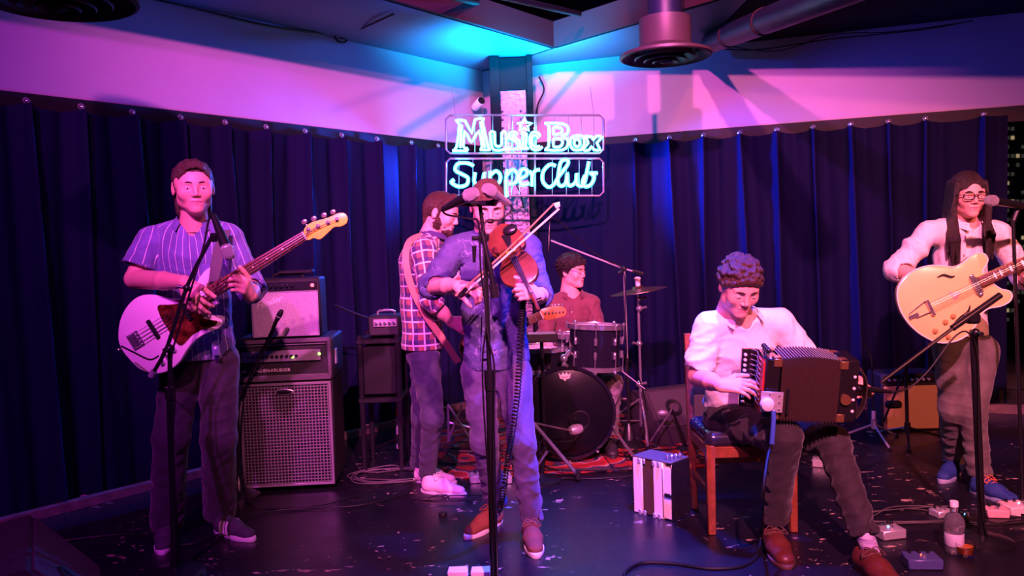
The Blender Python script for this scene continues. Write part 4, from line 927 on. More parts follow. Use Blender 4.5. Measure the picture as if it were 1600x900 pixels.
for sg in (-1, 1):
    P = [f.hd(V(sg*.034+.026*math.copysign(abs(math.cos(a))**.6, math.cos(a)), .110-.18*abs(sg*.034+.02*math.cos(a))+.004, -.002+.016*math.copysign(abs(math.sin(a))**.7, math.sin(a)))) for a in np.linspace(0, 2*math.pi, 21)[:-1]]
    b.tube(P, .0028, 6, cyc=True); b.tube([f.hd((sg*.060, .100, .006)), f.hd((sg*.080, .08, .006)), f.hd((sg*.086, .0, .0))], .0028, 6)
b.tube([f.hd((-.009, .112, .004)), f.hd((0, .118, .006)), f.hd((.009, .112, .004))], .0028, 6); b.build('glasses', M_blackg, f.root)
mg = cloth_mat('speckled_white_cotton', (.80, .72, .68), dots=(42, .11, (.16, .10, .14)))
f.shirt(mg, at(1512, 525, Yg), dict(a=(1.08, .062), b=(1.2, .058)), fit=(.142, .135, .145), slr=.068, vneck=.08, copen=.12, rip=.007)
f.front(mg, at(1505, 365, Yg-.11), at(1505, 500, Yg-.08), n=6, w_=.014)
f.trousers(cloth_mat('olive_grey_denim', (.11, .10, .09), noise=.3), dict(a=1.03, b=1.03), r=(.090, .068, .060), rip=.005)
m1 = mat('blue_suede', (.015, .045, .20), .8, bump=.3, bscale=120); m2 = mat('pale_blue_sole', (.30, .35, .5), .6); m3 = mat('rust_laces', (.5, .12, .06), .8)
f.shoe(fl(1497, 738), fl(1468, 757), m1, m2, lacem=m1, label='blue shoe set back beside the mic stand', L=.29)
f.shoe(fl(1518, 768), fl(1574, 786), m1, m2, lacem=m3, label='blue shoe with rust laces nearer the camera', L=.29)
MB().tube([f.P['wra']+(f.P['ela']-f.P['wra'])*.12+.030*(math.cos(a)*V(0, -1, 0)+math.sin(a)*nrm(np.cross(V(0, -1, 0), f.P['wra']-f.P['ela']))) for a in np.linspace(0, 2*math.pi, 17)[:-1]], .004, 6, cyc=True).build('bracelet', mat('red_cord', (.35, .03, .03), .6), f.root)
# ------------------------------------------------------------------ instruments
def text_mesh(body, size, name, m, parent, O, X, N, ext=.001, italic=0, font=None):
    """flat lettering lying on a panel: O = lower left corner, X = writing direction, N = panel normal"""
    c = bpy.data.curves.new(name, 'FONT'); c.body = body; c.size = size; c.extrude = ext; c.shear = italic; c.resolution_u = 3
    o = bpy.data.objects.new('tmp', c); COL.objects.link(o); bpy.context.view_layer.update()
    me = bpy.data.meshes.new_from_object(o.evaluated_get(bpy.context.evaluated_depsgraph_get())); bpy.data.objects.remove(o)
    X = nrm(X); N = nrm(N); Y = np.cross(N, X)
    me.transform(Matrix(((X[0], Y[0], N[0], O[0]), (X[1], Y[1], N[1], O[1]), (X[2], Y[2], N[2], O[2]), (0, 0, 0, 1)))); me.materials.append(m)
    q = bpy.data.objects.new(name, me); COL.objects.link(q); me.name = name; setpar(q, parent); return q
M_ivory = mat('ivory_white_lacquer', (.86, .80, .78), .12, coat=.6)
M_tort = mat('tortoiseshell_pickguard', (.16, .035, .015), .12, noise=.8, nscale=25, coat=.5)
M_rose = mat('rosewood', (.16, .045, .03), .4, noise=.4, nscale=60)
M_maple = mat('amber_maple', (.88, .72, .07), .25, coat=.5, noise=.1, nscale=8)
M_str = mat('steel_string', (.8, .8, .8), .25, metal=1)
M_pearl = mat('pearl_inlay', (.85, .8, .75), .3)
def fretneck(g, A, B, wa, wb, N, th, nf, mN, mF, inlay=M_pearl, scale=1., block=False, dots=(3, 5, 7, 9, 12, 15, 17), strings=4, S0=None, sw=(.8, .8)):
    """neck from body joint A to nut B; fret parts, inlays"""
    d = nrm(B-A); u = nrm(np.cross(N, d)); L = np.linalg.norm(B-A)
    MB().prism([A+u*wa/2, B+u*wb/2, B-u*wb/2, A-u*wa/2], N, th, .004).build('neck', mN, g)
    fb = MB().prism([A+u*wa/2+N*.006, B+u*wb/2+N*.006, B-u*wb/2+N*.006, A-u*wa/2+N*.006], N, .006, .001).build('fretboard', mF, g)
    FR = []
    for k in range(1, nf+1):
        s_ = scale*(1-2**(-k/12.)); 
        if s_ > L-.004: break
        p = B-d*s_; w_ = wb+(wa-wb)*s_/L; MB().box(p+N*.0068, (w_, .0028, .002), np.array([u, d, nrm(np.cross(u, d))]), .0004).build('fret', M_str, fb); FR.append(s_)
    FR = [0]+FR
    for k in dots:
        if k < len(FR):
            p = B-d*(FR[k]+FR[k-1])/2+N*.0066; w_ = wb+(wa-wb)*FR[k]/L
            if block: MB().box(p, (w_*.62, (FR[k]-FR[k-1])*.55, .0012), np.array([u, d, nrm(np.cross(u, d))]), .0003).build('inlay', inlay, fb)
            else: MB().cyl(p, p+N*.0008, .0045, n=10).build('inlay', inlay, fb)
    MB().box(B+N*.006, (wb, .006, .008), np.array([u, d, nrm(np.cross(u, d))]), .001).build('nut', M_pearl, g)
    return d, u
# --- bass guitar
BN = nrm(V(.05, -1, .06)); BP = at(265, 515, 3.60); bp = lambda x, y, o=0: onplane(x, y, BP+BN*o, BN)
g = thing('bass_guitar', 'white electric bass guitar with tortoiseshell pickguard held by the person at left', 'bass guitar', tuple(bp(240, 583)))
ol = [(184, 528), (187, 500), (199, 477), (216, 463), (238, 460), (262, 466), (284, 466), (300, 452), (312, 432), (324, 419), (334, 418), (337, 426), (330, 438), (322, 446), (330, 462), (340, 474), (326, 482), (322, 490), (334, 492), (345, 494), (347, 503), (340, 514), (324, 520), (306, 531), (292, 547), (280, 566), (262, 580), (240, 584), (218, 577), (200, 560), (189, 545)]
MB().prism(catmull([bp(*p) for p in ol], 3, True), BN, .042, .007).build('body_slab', M_ivory, g)
pg = [(246, 478), (262, 476), (282, 474), (298, 468), (318, 462), (332, 474), (322, 486), (318, 497), (331, 500), (340, 502), (334, 510), (318, 514), (300, 524), (284, 540), (272, 532), (262, 514), (252, 498)]
MB().prism(catmull([bp(x, y, .003) for x, y in pg], 3, True), BN, .003, .0008).build('pickguard', M_tort, g)
A, B = bp(322, 461, .012), bp(476, 368.5, .012); d, u = fretneck(g, A, B, .062, .042, BN, .022, 20, M_maple, M_rose, scale=.864)
if u[2] < 0: u = -u
hs = [(474, 361), (482, 350), (494, 345), (512, 340), (528, 333), (538, 333), (543, 340), (541, 349), (532, 354), (522, 355), (512, 364), (500, 374), (490, 372), (480, 375)]
MB().prism(catmull([bp(x, y, .004) for x, y in hs], 3, True), BN, .014, .003).build('headstock', M_maple, g)
pegs = [(482, 358.5), (497, 353.5), (513, 348), (527, 343)]
for i, (x, y) in enumerate(pegs):
    p = bp(x, y, .006); t = MB(); t.cyl(p-BN*.003, p+BN*.006, .010, n=14); t.cyl(p+BN*.006, p+BN*.02, .0055, .004, n=10); o = t.build('tuning_post', M_chrome, g)
    q = MB(); r_ = p+u*.028; q.tube([p-BN*.018, r_-BN*.018], .004, 6); q.build('tuner_shaft', M_chrome, g)
    MB().sph(r_+u*.016-BN*.018, (.014, .003, .011), np.array([d, BN, u])).build('tuning_key', M_chrome, g)
br = bp(212, 532, .004); MB().box(br, (.075, .055, .006), np.array([u, d, nrm(np.cross(u, d))]), .002).build('bridge_plate', M_chrome, g)
for i in range(4):
    off = (i-1.5)*.0175; MB().cyl(br+u*off+BN*.008-d*.016, br+u*off+BN*.008+d*.016, .006, n=8).build('bridge_saddle', M_chrome, g)
    P = [br+u*off+BN*.016, B+u*(i-1.5)*.010+BN*.010, bp(*pegs[i], .02)]
    MB().tube(P, .0012+.0003*(3-i), 5).build('string', M_str, g)
for c_, L_ in (((239, 514), .092), ((290, 486), .095)):
    MB().box(bp(*c_, .010), (L_, .019, .014), np.array([u, d, nrm(np.cross(u, d))]), .003).build('pickup', M_blackg, g)
for x, y in ((272, 546), (263, 556), (254, 566)): p = bp(x, y, .004); MB().lathe([(.011, 0), (.011, .012), (.009, .015), (0, .016)], p, BN, 14).build('knob', M_chrome, g)
MB().lathe([(.006, 0), (.006, .006), (.009, .010), (0, .012)], bp(188, 545, -.02), -d, 10).build('strap_button', M_chrome, g)
# --- violin and bow
VN = nrm(V(-.25, -1, .55)); VP = at(802, 400, 3.52); vp = lambda x, y, o=0: onplane(x, y, VP+VN*o, VN)
M_viol = mat('orange_brown_varnish', (.17, .05, .03), .22, coat=.5, noise=.35, nscale=9)
g = thing('violin', 'orange-brown violin held under the chin of the person in the middle', 'violin', tuple(vp(825, 450)))
ol = [(772, 357), (783, 349), (797, 350), (810, 357), (818, 367), (820, 380), (816, 388), (821, 392), (829, 398), (838, 410), (840, 425), (833, 438), (820, 446), (803, 448), (788, 443), (781, 430), (781, 417), (784, 408), (777, 402), (770, 400), (764, 392), (761, 378), (765, 365)]
MB().prism(catmull([vp(*p) for p in ol], 3, True), VN, .034, .006).build('body_shell', M_viol, g)
ax0, ax1 = vp(790, 352), vp(818, 446); d = nrm(ax1-ax0); u = nrm(np.cross(VN, d))
MB().prism([vp(783, 368, .006), vp(797, 364, .006), vp(800, 388, .006), vp(796, 390, .006)], VN, .006, .001).build('tailpiece', M_blackg, g)
MB().sph(vp(797, 358, .014), (.034, .026, .010), np.array([u, d, VN])).build('chin_rest', M_blackg, g)
MB().prism([vp(797, 402, .014), vp(805, 398, .014), vp(832, 456, .014), vp(827, 459, .014)], VN, .008, .002).build('fingerboard', mat('ebony', (.03, .02, .02), .25), g)
MB().tube([vp(818, 440, -.006), vp(832, 462, -.004), vp(838, 474, -.004)], [.014, .012, .010], 10).build('neck', M_viol, g)
sc = [vp(838, 474, 0)+(.017*(1-t*.75))*(math.cos(t*9)*d+math.sin(t*9)*VN)+d*.02 for t in np.linspace(0, 1, 14)]; MB().tube([vp(836, 470, 0)]+sc, .008, 8).build('scroll', M_viol, g)
for i in range(4): p = vp(836, 470, 0)+d*(.006*i-.01); MB().tube([p, p+u*(.030 if i % 2 else -.030)], [.003, .005], 6).build('tuning_peg', M_blackg, g)
MB().prism([vp(790, 394, .028), vp(805, 389, .028), vp(806, 391, .028), vp(791, 396, .028)], VN, .024, .001).build('bridge', M_maple, g)
for i in range(4):
    k = (i-1.5)/1.5; MB().tube([vp(797.5+2*k, 384-.8*k, .008), vp(798+5*k, 392.5-2*k, .030), vp(830+2*k, 460-k, .018)], .0007, 4).build('string', M_str, g)
for px in ((774, 396), (812, 385)):
    c = vp(*px, .0015); P = [c+d*(.030*t)+u*(.007*math.sin(t*3)) for t in np.linspace(-1, 1, 9)]; P = [P[0]+u*.006]+P+[P[-1]-u*.006]; MB().tube(P, .0022, 5, smooth=2).build('f_hole', M_black, g)
cc = thing('coiled_cable', 'black coiled cable hanging from the violin past the right trouser leg to the floor', 'cable', tuple(fl(795, 800)))
C = catmull([at(818, 468, 3.50), at(814, 500, 3.50), at(812, 560, 3.50), at(808, 620, 3.54), at(800, 680, 3.60), at(793, 720, 3.68), at(785, 775, 3.76), fl(778, 806, .01)], 10)
P = []; tot = len(C)-1; turns = 78
for k in range(turns*8):
    t = k/(turns*8)*tot; i = int(t); q = C[i]*(1-t+i)+C[min(i+1, tot)]*(t-i); a = 2*math.pi*k/8; dd = nrm(C[min(i+1, tot)]-C[i]); xx = nrm(np.cross(dd, V(0, 1, 0))); yy = np.cross(dd, xx); P.append(q+.0125*(math.cos(a)*xx+math.sin(a)*yy))
MB().tube(P, .0034, 5).build('coil', M_cable, cc)
g = thing('violin_bow', 'pale violin bow drawn across the violin, tip pointing up to the right', 'bow', tuple(at(735, 445, 3.42)))
a, b = at(712, 462, 3.42), at(866, 318, 3.40); dd = nrm(b-a); up_ = nrm(np.cross(V(0, -1, 0), dd)); up_ = up_ if up_[2] > 0 else -up_
MB().tube([a, (a+b)/2-up_*.008, b], [.0048, .0042, .0035], 8, smooth=6).build('stick', mat('pale_bow_wood', (.55, .30, .14), .3, coat=.4), g)
MB().ribbon([a+dd*.04-up_*.018, b-up_*.030], up_*.004+V(0, .004, 0), .0016).build('bow_hair', mat('bow_hair_white', (.85, .72, .45), .6), g)
MB().box(a+dd*.035-up_*.010, (.045, .012, .020), np.array([dd, V(0, 1, 0), up_]), .003).build('frog', M_blackg, g)
MB().prism([b-dd*.004+up_*.004, b+dd*.022-up_*.010, b+dd*.010-up_*.026, b-dd*.008-up_*.022], V(0, -1, 0), .008, .001).build('tip', M_pearl, g)
# --- electric guitar behind the violinist (only its neck end shows)
GP = at(700, 545, 4.22); GN = nrm(V(.15, -1, .1)); gp = lambda x, y, o=0: onplane(x, y, GP+GN*o, GN)
g = thing('electric_guitar', 'brown guitar of the plaid-shirted person, its headstock showing right of the violinist', 'guitar', tuple(gp(700, 575)))
ol = [(722, 530), (732, 514), (746, 512), (762, 516), (776, 518), (774, 530), (784, 546), (772, 562), (752, 572), (732, 570), (722, 558), (718, 544)]
MB().prism(catmull([gp(*p) for p in ol], 3, True), GN, .04, .006).build('body_slab', mat('brown_guitar_body', (.25, .09, .04), .25, coat=.5), g)
A, B = gp(766, 531, .01), gp(846, 492, .01); d, u = fretneck(g, A, B, .055, .043, GN, .02, 21, M_maple, M_rose, scale=.648)
MB().prism(catmull([gp(x, y, .004) for x, y in ((844, 485), (856, 480), (872, 478), (884, 482), (884, 492), (872, 497), (852, 500))], 3, True), GN, .014, .003).build('headstock', mat('amber_brown_wood', (.42, .16, .05), .3), g)
for i in range(6): p = gp(852+5.5*i, 489-.5*i, .006); MB().cyl(p, p+GN*.012, .005, n=8).build('tuning_post', M_chrome, g); MB().sph(p+V(0, 0, .036)-GN*.012, (.006, .004, .009)).build('tuning_key', M_chrome, g)
for i in range(6): MB().tube([gp(738, 545, .02)+u*(i-2.5)*.009, B+u*(i-2.5)*.007+GN*.009], .0008, 4).build('string', M_str, g)
# --- hollow-body guitar
HN = nrm(V(-.10, -1, .08)); HP = at(1490, 480, 3.98); hp = lambda x, y, o=0: onplane(x, y, HP+HN*o, HN)
M_hb = mat('natural_amber_top', (.85, .66, .24), .2, coat=.7, noise=.08, nscale=5)
g = thing('hollow_body_guitar', 'amber hollow-body electric guitar held by the long-haired person', 'guitar', tuple(hp(1480, 536)))
ol = [(1402, 462), (1405, 446), (1416, 431), (1434, 420), (1452, 415), (1472, 415), (1490, 417), (1504, 411), (1516, 401), (1528, 395), (1539, 397), (1544, 406), (1540, 416), (1536, 424), (1544, 436), (1556, 446), (1566, 452), (1578, 455), (1582, 463), (1577, 472), (1562, 479), (1545, 482), (1533, 492), (1524, 510), (1510, 525), (1490, 534), (1466, 535), (1440, 523), (1420, 505), (1407, 484)]
MB().prism(catmull([hp(*p) for p in ol], 3, True), HN, .045, .008).build('body_shell', M_hb, g)
P = catmull([hp(x, y, .0) for x, y in ol], 3, True); MB().tube([p+HN*.001-HN*.004 for p in P], .0032, 6, cyc=True).build('binding', M_pearl, g)
A, B = hp(1531, 441, .016), hp(1672, 377, .016); d, u = fretneck(g, A, B, .055, .043, HN, .02, 21, M_maple, M_rose, scale=.625*1.02, block=True, dots=(1, 3, 5, 7, 9, 12, 15, 17))
if u[2] < 0: u = -u
FR = np.array([u, d, nrm(np.cross(u, d))])
MB().prism([B+u*.03, B+d*.05+u*.04, B+d*.17+u*.045, B+d*.18-u*.03, B+d*.05-u*.038, B-u*.025], HN, .014, .003).build('headstock', M_hb, g)
pk = hp(1526, 446, .010); o = MB().box(pk, (.088, .034, .014), FR, .003).build('pickup', M_chrome, g)
for i in range(6): q = pk+u*(i-2.5)*.011+HN*.007; MB().cyl(q, q+HN*.002, .0028, n=8).build('pole_screw', M_black, o)
for sg in (-1, 1): MB().sph(pk+u*.050*sg, (.010, .012, .004), FR).build('pickup_ear', M_chrome, g)
for px in ([(1464, 434), (1474, 430), (1486, 433), (1492, 431)], [(1516, 477), (1512, 488), (1500, 497), (1490, 506)]):
    P = catmull([hp(x, y, .001) for x, y in px], 5); MB().ribbon(P, [nrm(np.cross(HN, P[min(i+1, len(P)-1)]-P[max(0, i-1)]))*(.002+.005*math.sin(math.pi*i/(len(P)-1))) for i in range(len(P))], .002).build('f_hole', M_black, g)
bb = hp(1451, 472, .010); MB().box(hp(1454, 481, .010), (.085, .016, .018), FR, .003).build('bridge', M_chrome, g)
tp = hp(1441, 487, .014); MB().tube([hp(1420, 491, .005), hp(1446, 470, .016), hp(1459, 485, .016), hp(1432, 497, .005)], .003, 6).build('tailpiece', M_chrome, g)
MB().box(hp(1428, 494, .006), (.02, .05, .006), FR, .002).build('tailpiece_hinge', M_chrome, g)
for i in range(6): MB().tube([hp(1451+i*1.6, 472+i*2.4, .016), hp(1450+i*1.8+2, 473+i*2.8, .022), B+u*(2.5-i)*.007+HN*.010], .0009, 4).build('string', M_str, g)
for x, y in ((1461, 517), (1477, 503), (1489, 494), (1481, 526)): MB().lathe([(.013, 0), (.012, .010), (.009, .014), (0, .015)], hp(x, y, .002), HN, 16).build('knob', mat('gold_knob', (.75, .5, .2), .25, metal=.6), g)
# --- accordion being played
AX = nrm(V(1, -.10, -.06)); AU = nrm(V(-.06, -.10, 1)); AU = nrm(AU-AX*(AU@AX)); AF = np.cross(AX, AU); AF = AF if AF[1] < 0 else -AF   # AF faces the camera
AO = at(1214, 655, 3.40)    # lower front corner of the left box's bellows side
ap = lambda a, b, c: AO+AX*a+AU*b+AF*c
AR = np.array([AX, AU, AF])
M_ab = mat('black_lacquer', (.012, .010, .012), .16, coat=.6); M_red = mat('red_grille', (.55, .03, .02), .35); M_brass = mat('brass_corner', (.75, .40, .18), .3, metal=.9)
M_bel = mat('brown_black_bellows', (.055, .030, .024), .6)
g = thing('accordion', 'black button accordion with red grille, bellows open, on the seated person\'s lap', 'accordion', tuple(ap(.1, 0, -.1)))
H, D = .265, .19
MB().box(ap(-.030, H/2, -D/2), (.062, H, D), AR, .006).build('treble_box', M_ab, g)
rg = MB().box(ap(-.064, H*.48, -D*.46), (.006, H*.88, D*.72), AR, .002).build('grille', M_red, g)
for i in range(10):
    b_ = .045+i*.0225; MB().tube([ap(-.070, b_, -.05), ap(-.076, b_+.006, -.09), ap(-.072, b_+.016, -.135), ap(-.10, b_+.018, -.17)], .0028, 5, smooth=2).build('key_lever', M_chrome, g)
MB().box(ap(-.095, H*.5, -D*.93), (.075, H*1.0, .030), AR, .004).build('fingerboard', M_ab, g)
for i in range(10):
    b_ = .025+i*.024; p = ap(-.118, b_, -D*.93+.016); MB().lathe([(.0075, 0), (.0075, .008), (.005, .011), (0, .0115)], p, AF, 12).build('button', mat('pearl_button', (.8, .72, .6), .25), g)
for i in range(4):
    p = ap(-.045+.0*i, H+.002, -.045-.032*i); MB().cyl(p, p+AU*.016, .006, n=10).build('stop_rod', M_chrome, g); MB().sph(p+AU*.022, .012).build('stop_knob', M_blackg, g)
nf = 19; B0, B1 = .004, .245
prof = []
bm_ = MB()
for i in range(nf*2+1):
    a = B0+(B1-B0)*i/(nf*2); o_ = 0 if i % 2 else .012; ht = H*.97+.012*math.sin(math.pi*i/(nf*2)); dp = D*.97
    prof.append([ap(a, -.004-o_+.006, o_-.004), ap(a, ht+o_, o_-.004), ap(a, ht+o_, -dp-o_), ap(a, -.004-o_+.006, -dp-o_)])
vs = [p for q in prof for p in q]; fs = []
for i in range(len(prof)-1):
    for k in range(4): fs.append((i*4+k, i*4+(k+1) % 4, i*4+4+(k+1) % 4, i*4+4+k))
bm_.add(vs, fs).build('bellows', M_bel, g, smooth=0)
for i in range(0, nf*2+1, 2):
    P = [p for p in prof[i]]; MB().tube([P[1]+AU*.001, P[1]*.5+P[2]*.5+AU*.001, P[2]+AU*.001], .0014, 4).build('fold_trim', M_steel, g)
MB().box(ap(B1+.040, H/2+.004, -D/2), (.078, H*1.02, D), AR, .006).build('bass_box', M_ab, g)
for a_, sg in ((-.012, 1), (B1+.014, -1)):
    for b_ in (.018, H-.016):
        MB().box(ap(a_, b_, .003), (.034, .034, .006), AR, .002).build('corner_plate', M_brass, g)
        for c_ in (-.028, -D+.028): MB().box(ap(a_, H+.004 if b_ > .1 else -.001, c_), (.034, .006, .040), AR, .002).build('corner_plate', M_brass, g)
for b_ in (.05, .10, .15, .20): MB().sph(ap(B1+.062, b_, .002), (.007, .007, .004), AR).build('bass_button', M_pearl, g)
MB().cyl(ap(B1+.030, .10, 0), ap(B1+.030, .10, .012), .022, n=18).build('air_valve', M_brass, g)
MB().ribbon(catmull([ap(B1+.082, .24, -.02), ap(B1+.115, .18, -.03), ap(B1+.115, .08, -.03), ap(B1+.082, .02, -.02)], 5), AF*.022, .005).build('hand_strap', mat('black_leather', (.03, .025, .02), .5), g)
MB().box(ap(.035, .085, .014), (.012, .115, .008), AR, .003).build('bellows_strap', M_black, g)
# pickup plate with the little microphone clamped on the accordion
g2 = thing('clip_microphone', 'round silver microphone on a steel plate clipped to the front of the accordion', 'microphone', tuple(ap(-.03, .06, .03)))
MB().box(ap(-.032, .082, .022), (.092, .090, .004), AR, .001).build('plate', M_steel, g2)
for dx, dy in ((.03, .03), (.03, -.03), (.03, 0), (-.01, .034)): p = ap(-.032+dx, .082+dy, .024); MB().cyl(p, p+AF*.004, .004, n=8).build('screw', M_chrome, g2)
MB().lathe([(.030, 0), (.030, .012), (.024, .024), (.010, .030), (0, .031)], ap(-.052, .072, .024), AF, 20).build('capsule', mat('white_mic_shell', (.75, .72, .75), .3), g2)
MB().tube([ap(-.025, .045, .03), ap(-.022, .02, .034), ap(-.022, -.10, .034)], .0105, 10).build('plug_sleeve', mat('blue_plug', (.05, .12, .55), .4), g2)
cable('microphone_cable', [ap(-.022, -.10, .034), at(1199, 720, 3.30), at(1192, 780, 3.24), fl(1190, 835, .06)+V(0, 0, 0), fl(1182, 868, .01), fl(1160, 884, .008), fl(1110, 888, .008), fl(1050, 880, .008), fl(1000, 880, .008), fl(975, 900, .008), fl(1010, 925, .008), fl(1100, 930, .008)], .0075, 'black cable from the accordion microphone down to the floor and off left', smooth=8)
# --- white accordion standing on the floor
fA, fB = fl(1043, 812), fl(990, 798); WX = nrm(fl(1067, 818)-fl(990, 798)); WX = nrm(WX*V(1, 1, 0)); WU = V(0, 0, 1); WF = np.cross(WX, WU); WF = WF if WF[1] < 0 else -WF
WR = np.array([WX, WU, WF]); WO = fl(990, 800); wp = lambda a, b, c: WO+WX*a+WU*b+WF*c
sc_ = 3.98/1250; Wd = 80*sc_; Hh = 92*sc_; Dd = .16
M_cream = mat('cream_celluloid', (.88, .82, .70), .22, coat=.5, noise=.06, nscale=9)
g = thing('accordion', 'cream and black accordion standing closed on the floor left of the chair', 'accordion', tuple(wp(Wd/2, 0, -Dd/2)))
MB().box(wp(.030, Hh/2, -Dd/2), (.060, Hh, Dd), WR, .006).build('treble_box', M_cream, g)
MB().prism(catmull([wp(x, y, -.03) for x, y in ((.0, .01), (-.018, .06), (-.022, .15), (-.018, .24), (0, .28), (.012, .15))], 4, True), WF, .07, .004).build('keyboard_edge', M_cream, g)
for i in range(15): MB().sph(wp(-.012-.010*math.sin(math.pi*(i+.5)/15), .022+i*.0172, -.024), (.005, .006, .006), n=8, m=6).build('button', M_blackg, g)
bl = MB(); prof = []; n_ = 9
for i in range(n_*2+1):
    a = .060+.068*i/(n_*2); o_ = 0 if i % 2 else .006; prof.append([wp(a, .006, o_-.012), wp(a, Hh-.012+o_, o_-.012), wp(a, Hh-.012+o_, -Dd+.012-o_), wp(a, .006, -Dd+.012-o_)])
vs = [p for q in prof for p in q]; fs = [(i*4+k, i*4+(k+1) % 4, i*4+4+(k+1) % 4, i*4+4+k) for i in range(len(prof)-1) for k in range(4)]
bl.add(vs, fs).build('bellows', M_bel, g, smooth=0)
MB().box(wp(.158, Hh/2, -Dd/2), (.062, Hh, Dd), WR, .005).build('bass_box', M_cream, g)
MB().box(wp(.212, Hh*.47, -Dd/2), (.050, Hh*.90, Dd*.96), WR, .005).build('bass_cover', M_cream, g)
MB().box(wp(.1875, Hh*.47, .001), (.003, Hh*.86, .003), WR, .0005).build('seam', M_black, g)
MB().box(wp(.2395, Hh*.5, -Dd/2), (.006, Hh*.98, Dd), WR, .002).build('end_plate', M_ab, g)
MB().box(wp(.222, Hh*.45, .006), (.042, .020, .008), WR, .002).build('latch', M_ab, g)
MB().box(wp(.12, Hh+.004, -Dd/2), (.235, .008, Dd*.98), WR, .002).build('top_plate', mat('dark_grey_top', (.10, .09, .10), .4), g)
for a_ in (.045, .075, .135, .165):
    for b_ in (.012, Hh-.012): MB().box(wp(a_, b_, .004), (.016, .026, .008), WR, .002).build('corner_fitting', M_steel, g)
for i in range(4): p = wp(.195+.012*i, Hh+.006, -.035-.02*i); MB().cyl(p, p+WU*.012, .005, n=8).build('stop_rod', M_chrome, g); MB().sph(p+WU*.02, .0105).build('stop_knob', M_chrome, g)
# ------------------------------------------------------------------ stands and microphones
def mic(parent, tail, head, hm=None, bm=None, r=.017, hr=.025, name='microphone', label=None, cat='microphone'):
    """handheld microphone from tail to grille head"""
    tail = np.array(tail, float); head = np.array(head, float); d = nrm(head-tail); L = np.linalg.norm(head-tail)
    g = thing(name, label, cat, tuple(tail)) if parent is None else parent
    MB().lathe([(0, 0), (r*.62, 0), (r*.66, .012), (r*.80, L*.25), (r*1.15, L-.062), (r*1.2, L-.055)], tail, d, 16).build('mic_body', bm or M_tube, g)
    MB().lathe([(hr*.86, L-.058), (hr, L-.050), (hr, L-.040), (hr*.96, L-.024), (hr*.72, L-.006), (hr*.3, L), (0, L+.001)], tail, d, 18).build('grille', hm or M_mic, g)
    MB().lathe([(hr*1.02, L-.047), (hr*1.05, L-.045), (hr*1.02, L-.042)], tail, d, 18).build('grille_band', M_steel, g)
    return g
def tripod(g, foot, h=.10, L=.28, m=None, ang=.4, n=3):
    foot = np.array(foot, float)
    for k in range(n):
        a = ang+2*math.pi*k/n; e = foot+V(math.cos(a)*L, math.sin(a)*L, .008); o = MB().tube([foot+V(0, 0, h), e], .008, 6).build('leg', m or M_tube, g); MB().sph(e, .013, n=8, m=6).build('rubber_foot', M_black, o)
    MB().cyl(foot+V(0, 0, h-.03), foot+V(0, 0, h+.03), .020, n=12).build('leg_collar', m or M_tube, g)
def roundbase(g, foot, r=.13, m=None): MB().lathe([(0, 0), (r, 0), (r, .012), (r*.8, .022), (.02, .035), (.018, .06)], np.array(foot), (0, 0, 1), 28).build('base', m or M_tube, g)
def clutch(g, p, d=(0, -1, 0), s=1): MB().sph(p, .020*s).build('clutch', M_tube, g); MB().tube([p, np.array(p)+nrm(d)*.05*s], [.006*s, .010*s], 8).build('wing_knob', M_tube, g)
# left singer stand
Y1 = 3.36
foot = fl(274, 898); g = thing('microphone_stand', 'black boom microphone stand in front of the bassist', 'microphone stand', tuple(foot)); T = at(265, 545, Y1); foot = V(foot[0], foot[1], 0)
mid = at(265, 612, Y1); MB().tube([foot+V(0, 0, .02), mid], .0145, 12).build('lower_pole', M_tube, g); MB().tube([mid, T], .0085, 10).build('upper_pole', M_tube, g); MB().cyl(mid-V(0, 0, .03), mid+V(0, 0, .02), .019, n=12).build('height_clutch', M_tube, g)
roundbase(g, foot); clutch(g, T); b1 = at(332, 368, Y1-.06); b0 = at(236, 588, Y1+.03)
MB().tube([b0, at(262, 540, Y1), at(292, 448, Y1-.02), b1], .0085, 8, smooth=3).build('boom', M_tube, g); MB().tube([b0, b0*.82+at(262, 540, Y1)*.18], .014, 10).build('counterweight', M_steel, g)
clutch(g, at(292, 450, Y1-.02), (-1, 0, .2), .8)
mic(None, at(333, 336, Y1-.05), at(360, 404, Y1-.13), label='dark microphone with pale grille pointing down before the bassist', r=.019, hr=.027)
MB().tube([at(338, 366, Y1-.08)-V(.01, 0, 0), at(334, 376, Y1-.07)], .016, 10).build('mic_clip', M_tube, g)
cable('microphone_cable', [at(334, 334, Y1-.05), at(326, 345, Y1-.03), at(318, 385, Y1-.03), at(302, 440, Y1-.04), at(284, 500, Y1-.03), at(268, 560, Y1-.03), at(273, 620, Y1-.02), at(270, 700, Y1-.02), at(276, 800, Y1-.02), fl(284, 893, .01)+V(0, -.03, 0), fl(262, 915, .01)], .0045, 'thin cable running down the boom stand in front of the bassist')
MB().tube([at(190, 541, Y1+.1), at(212, 552, Y1+.04), at(234, 562, Y1+.0), at(248, 556, Y1)], .004, 6, smooth=4).build('cable_tail', M_cable, g)
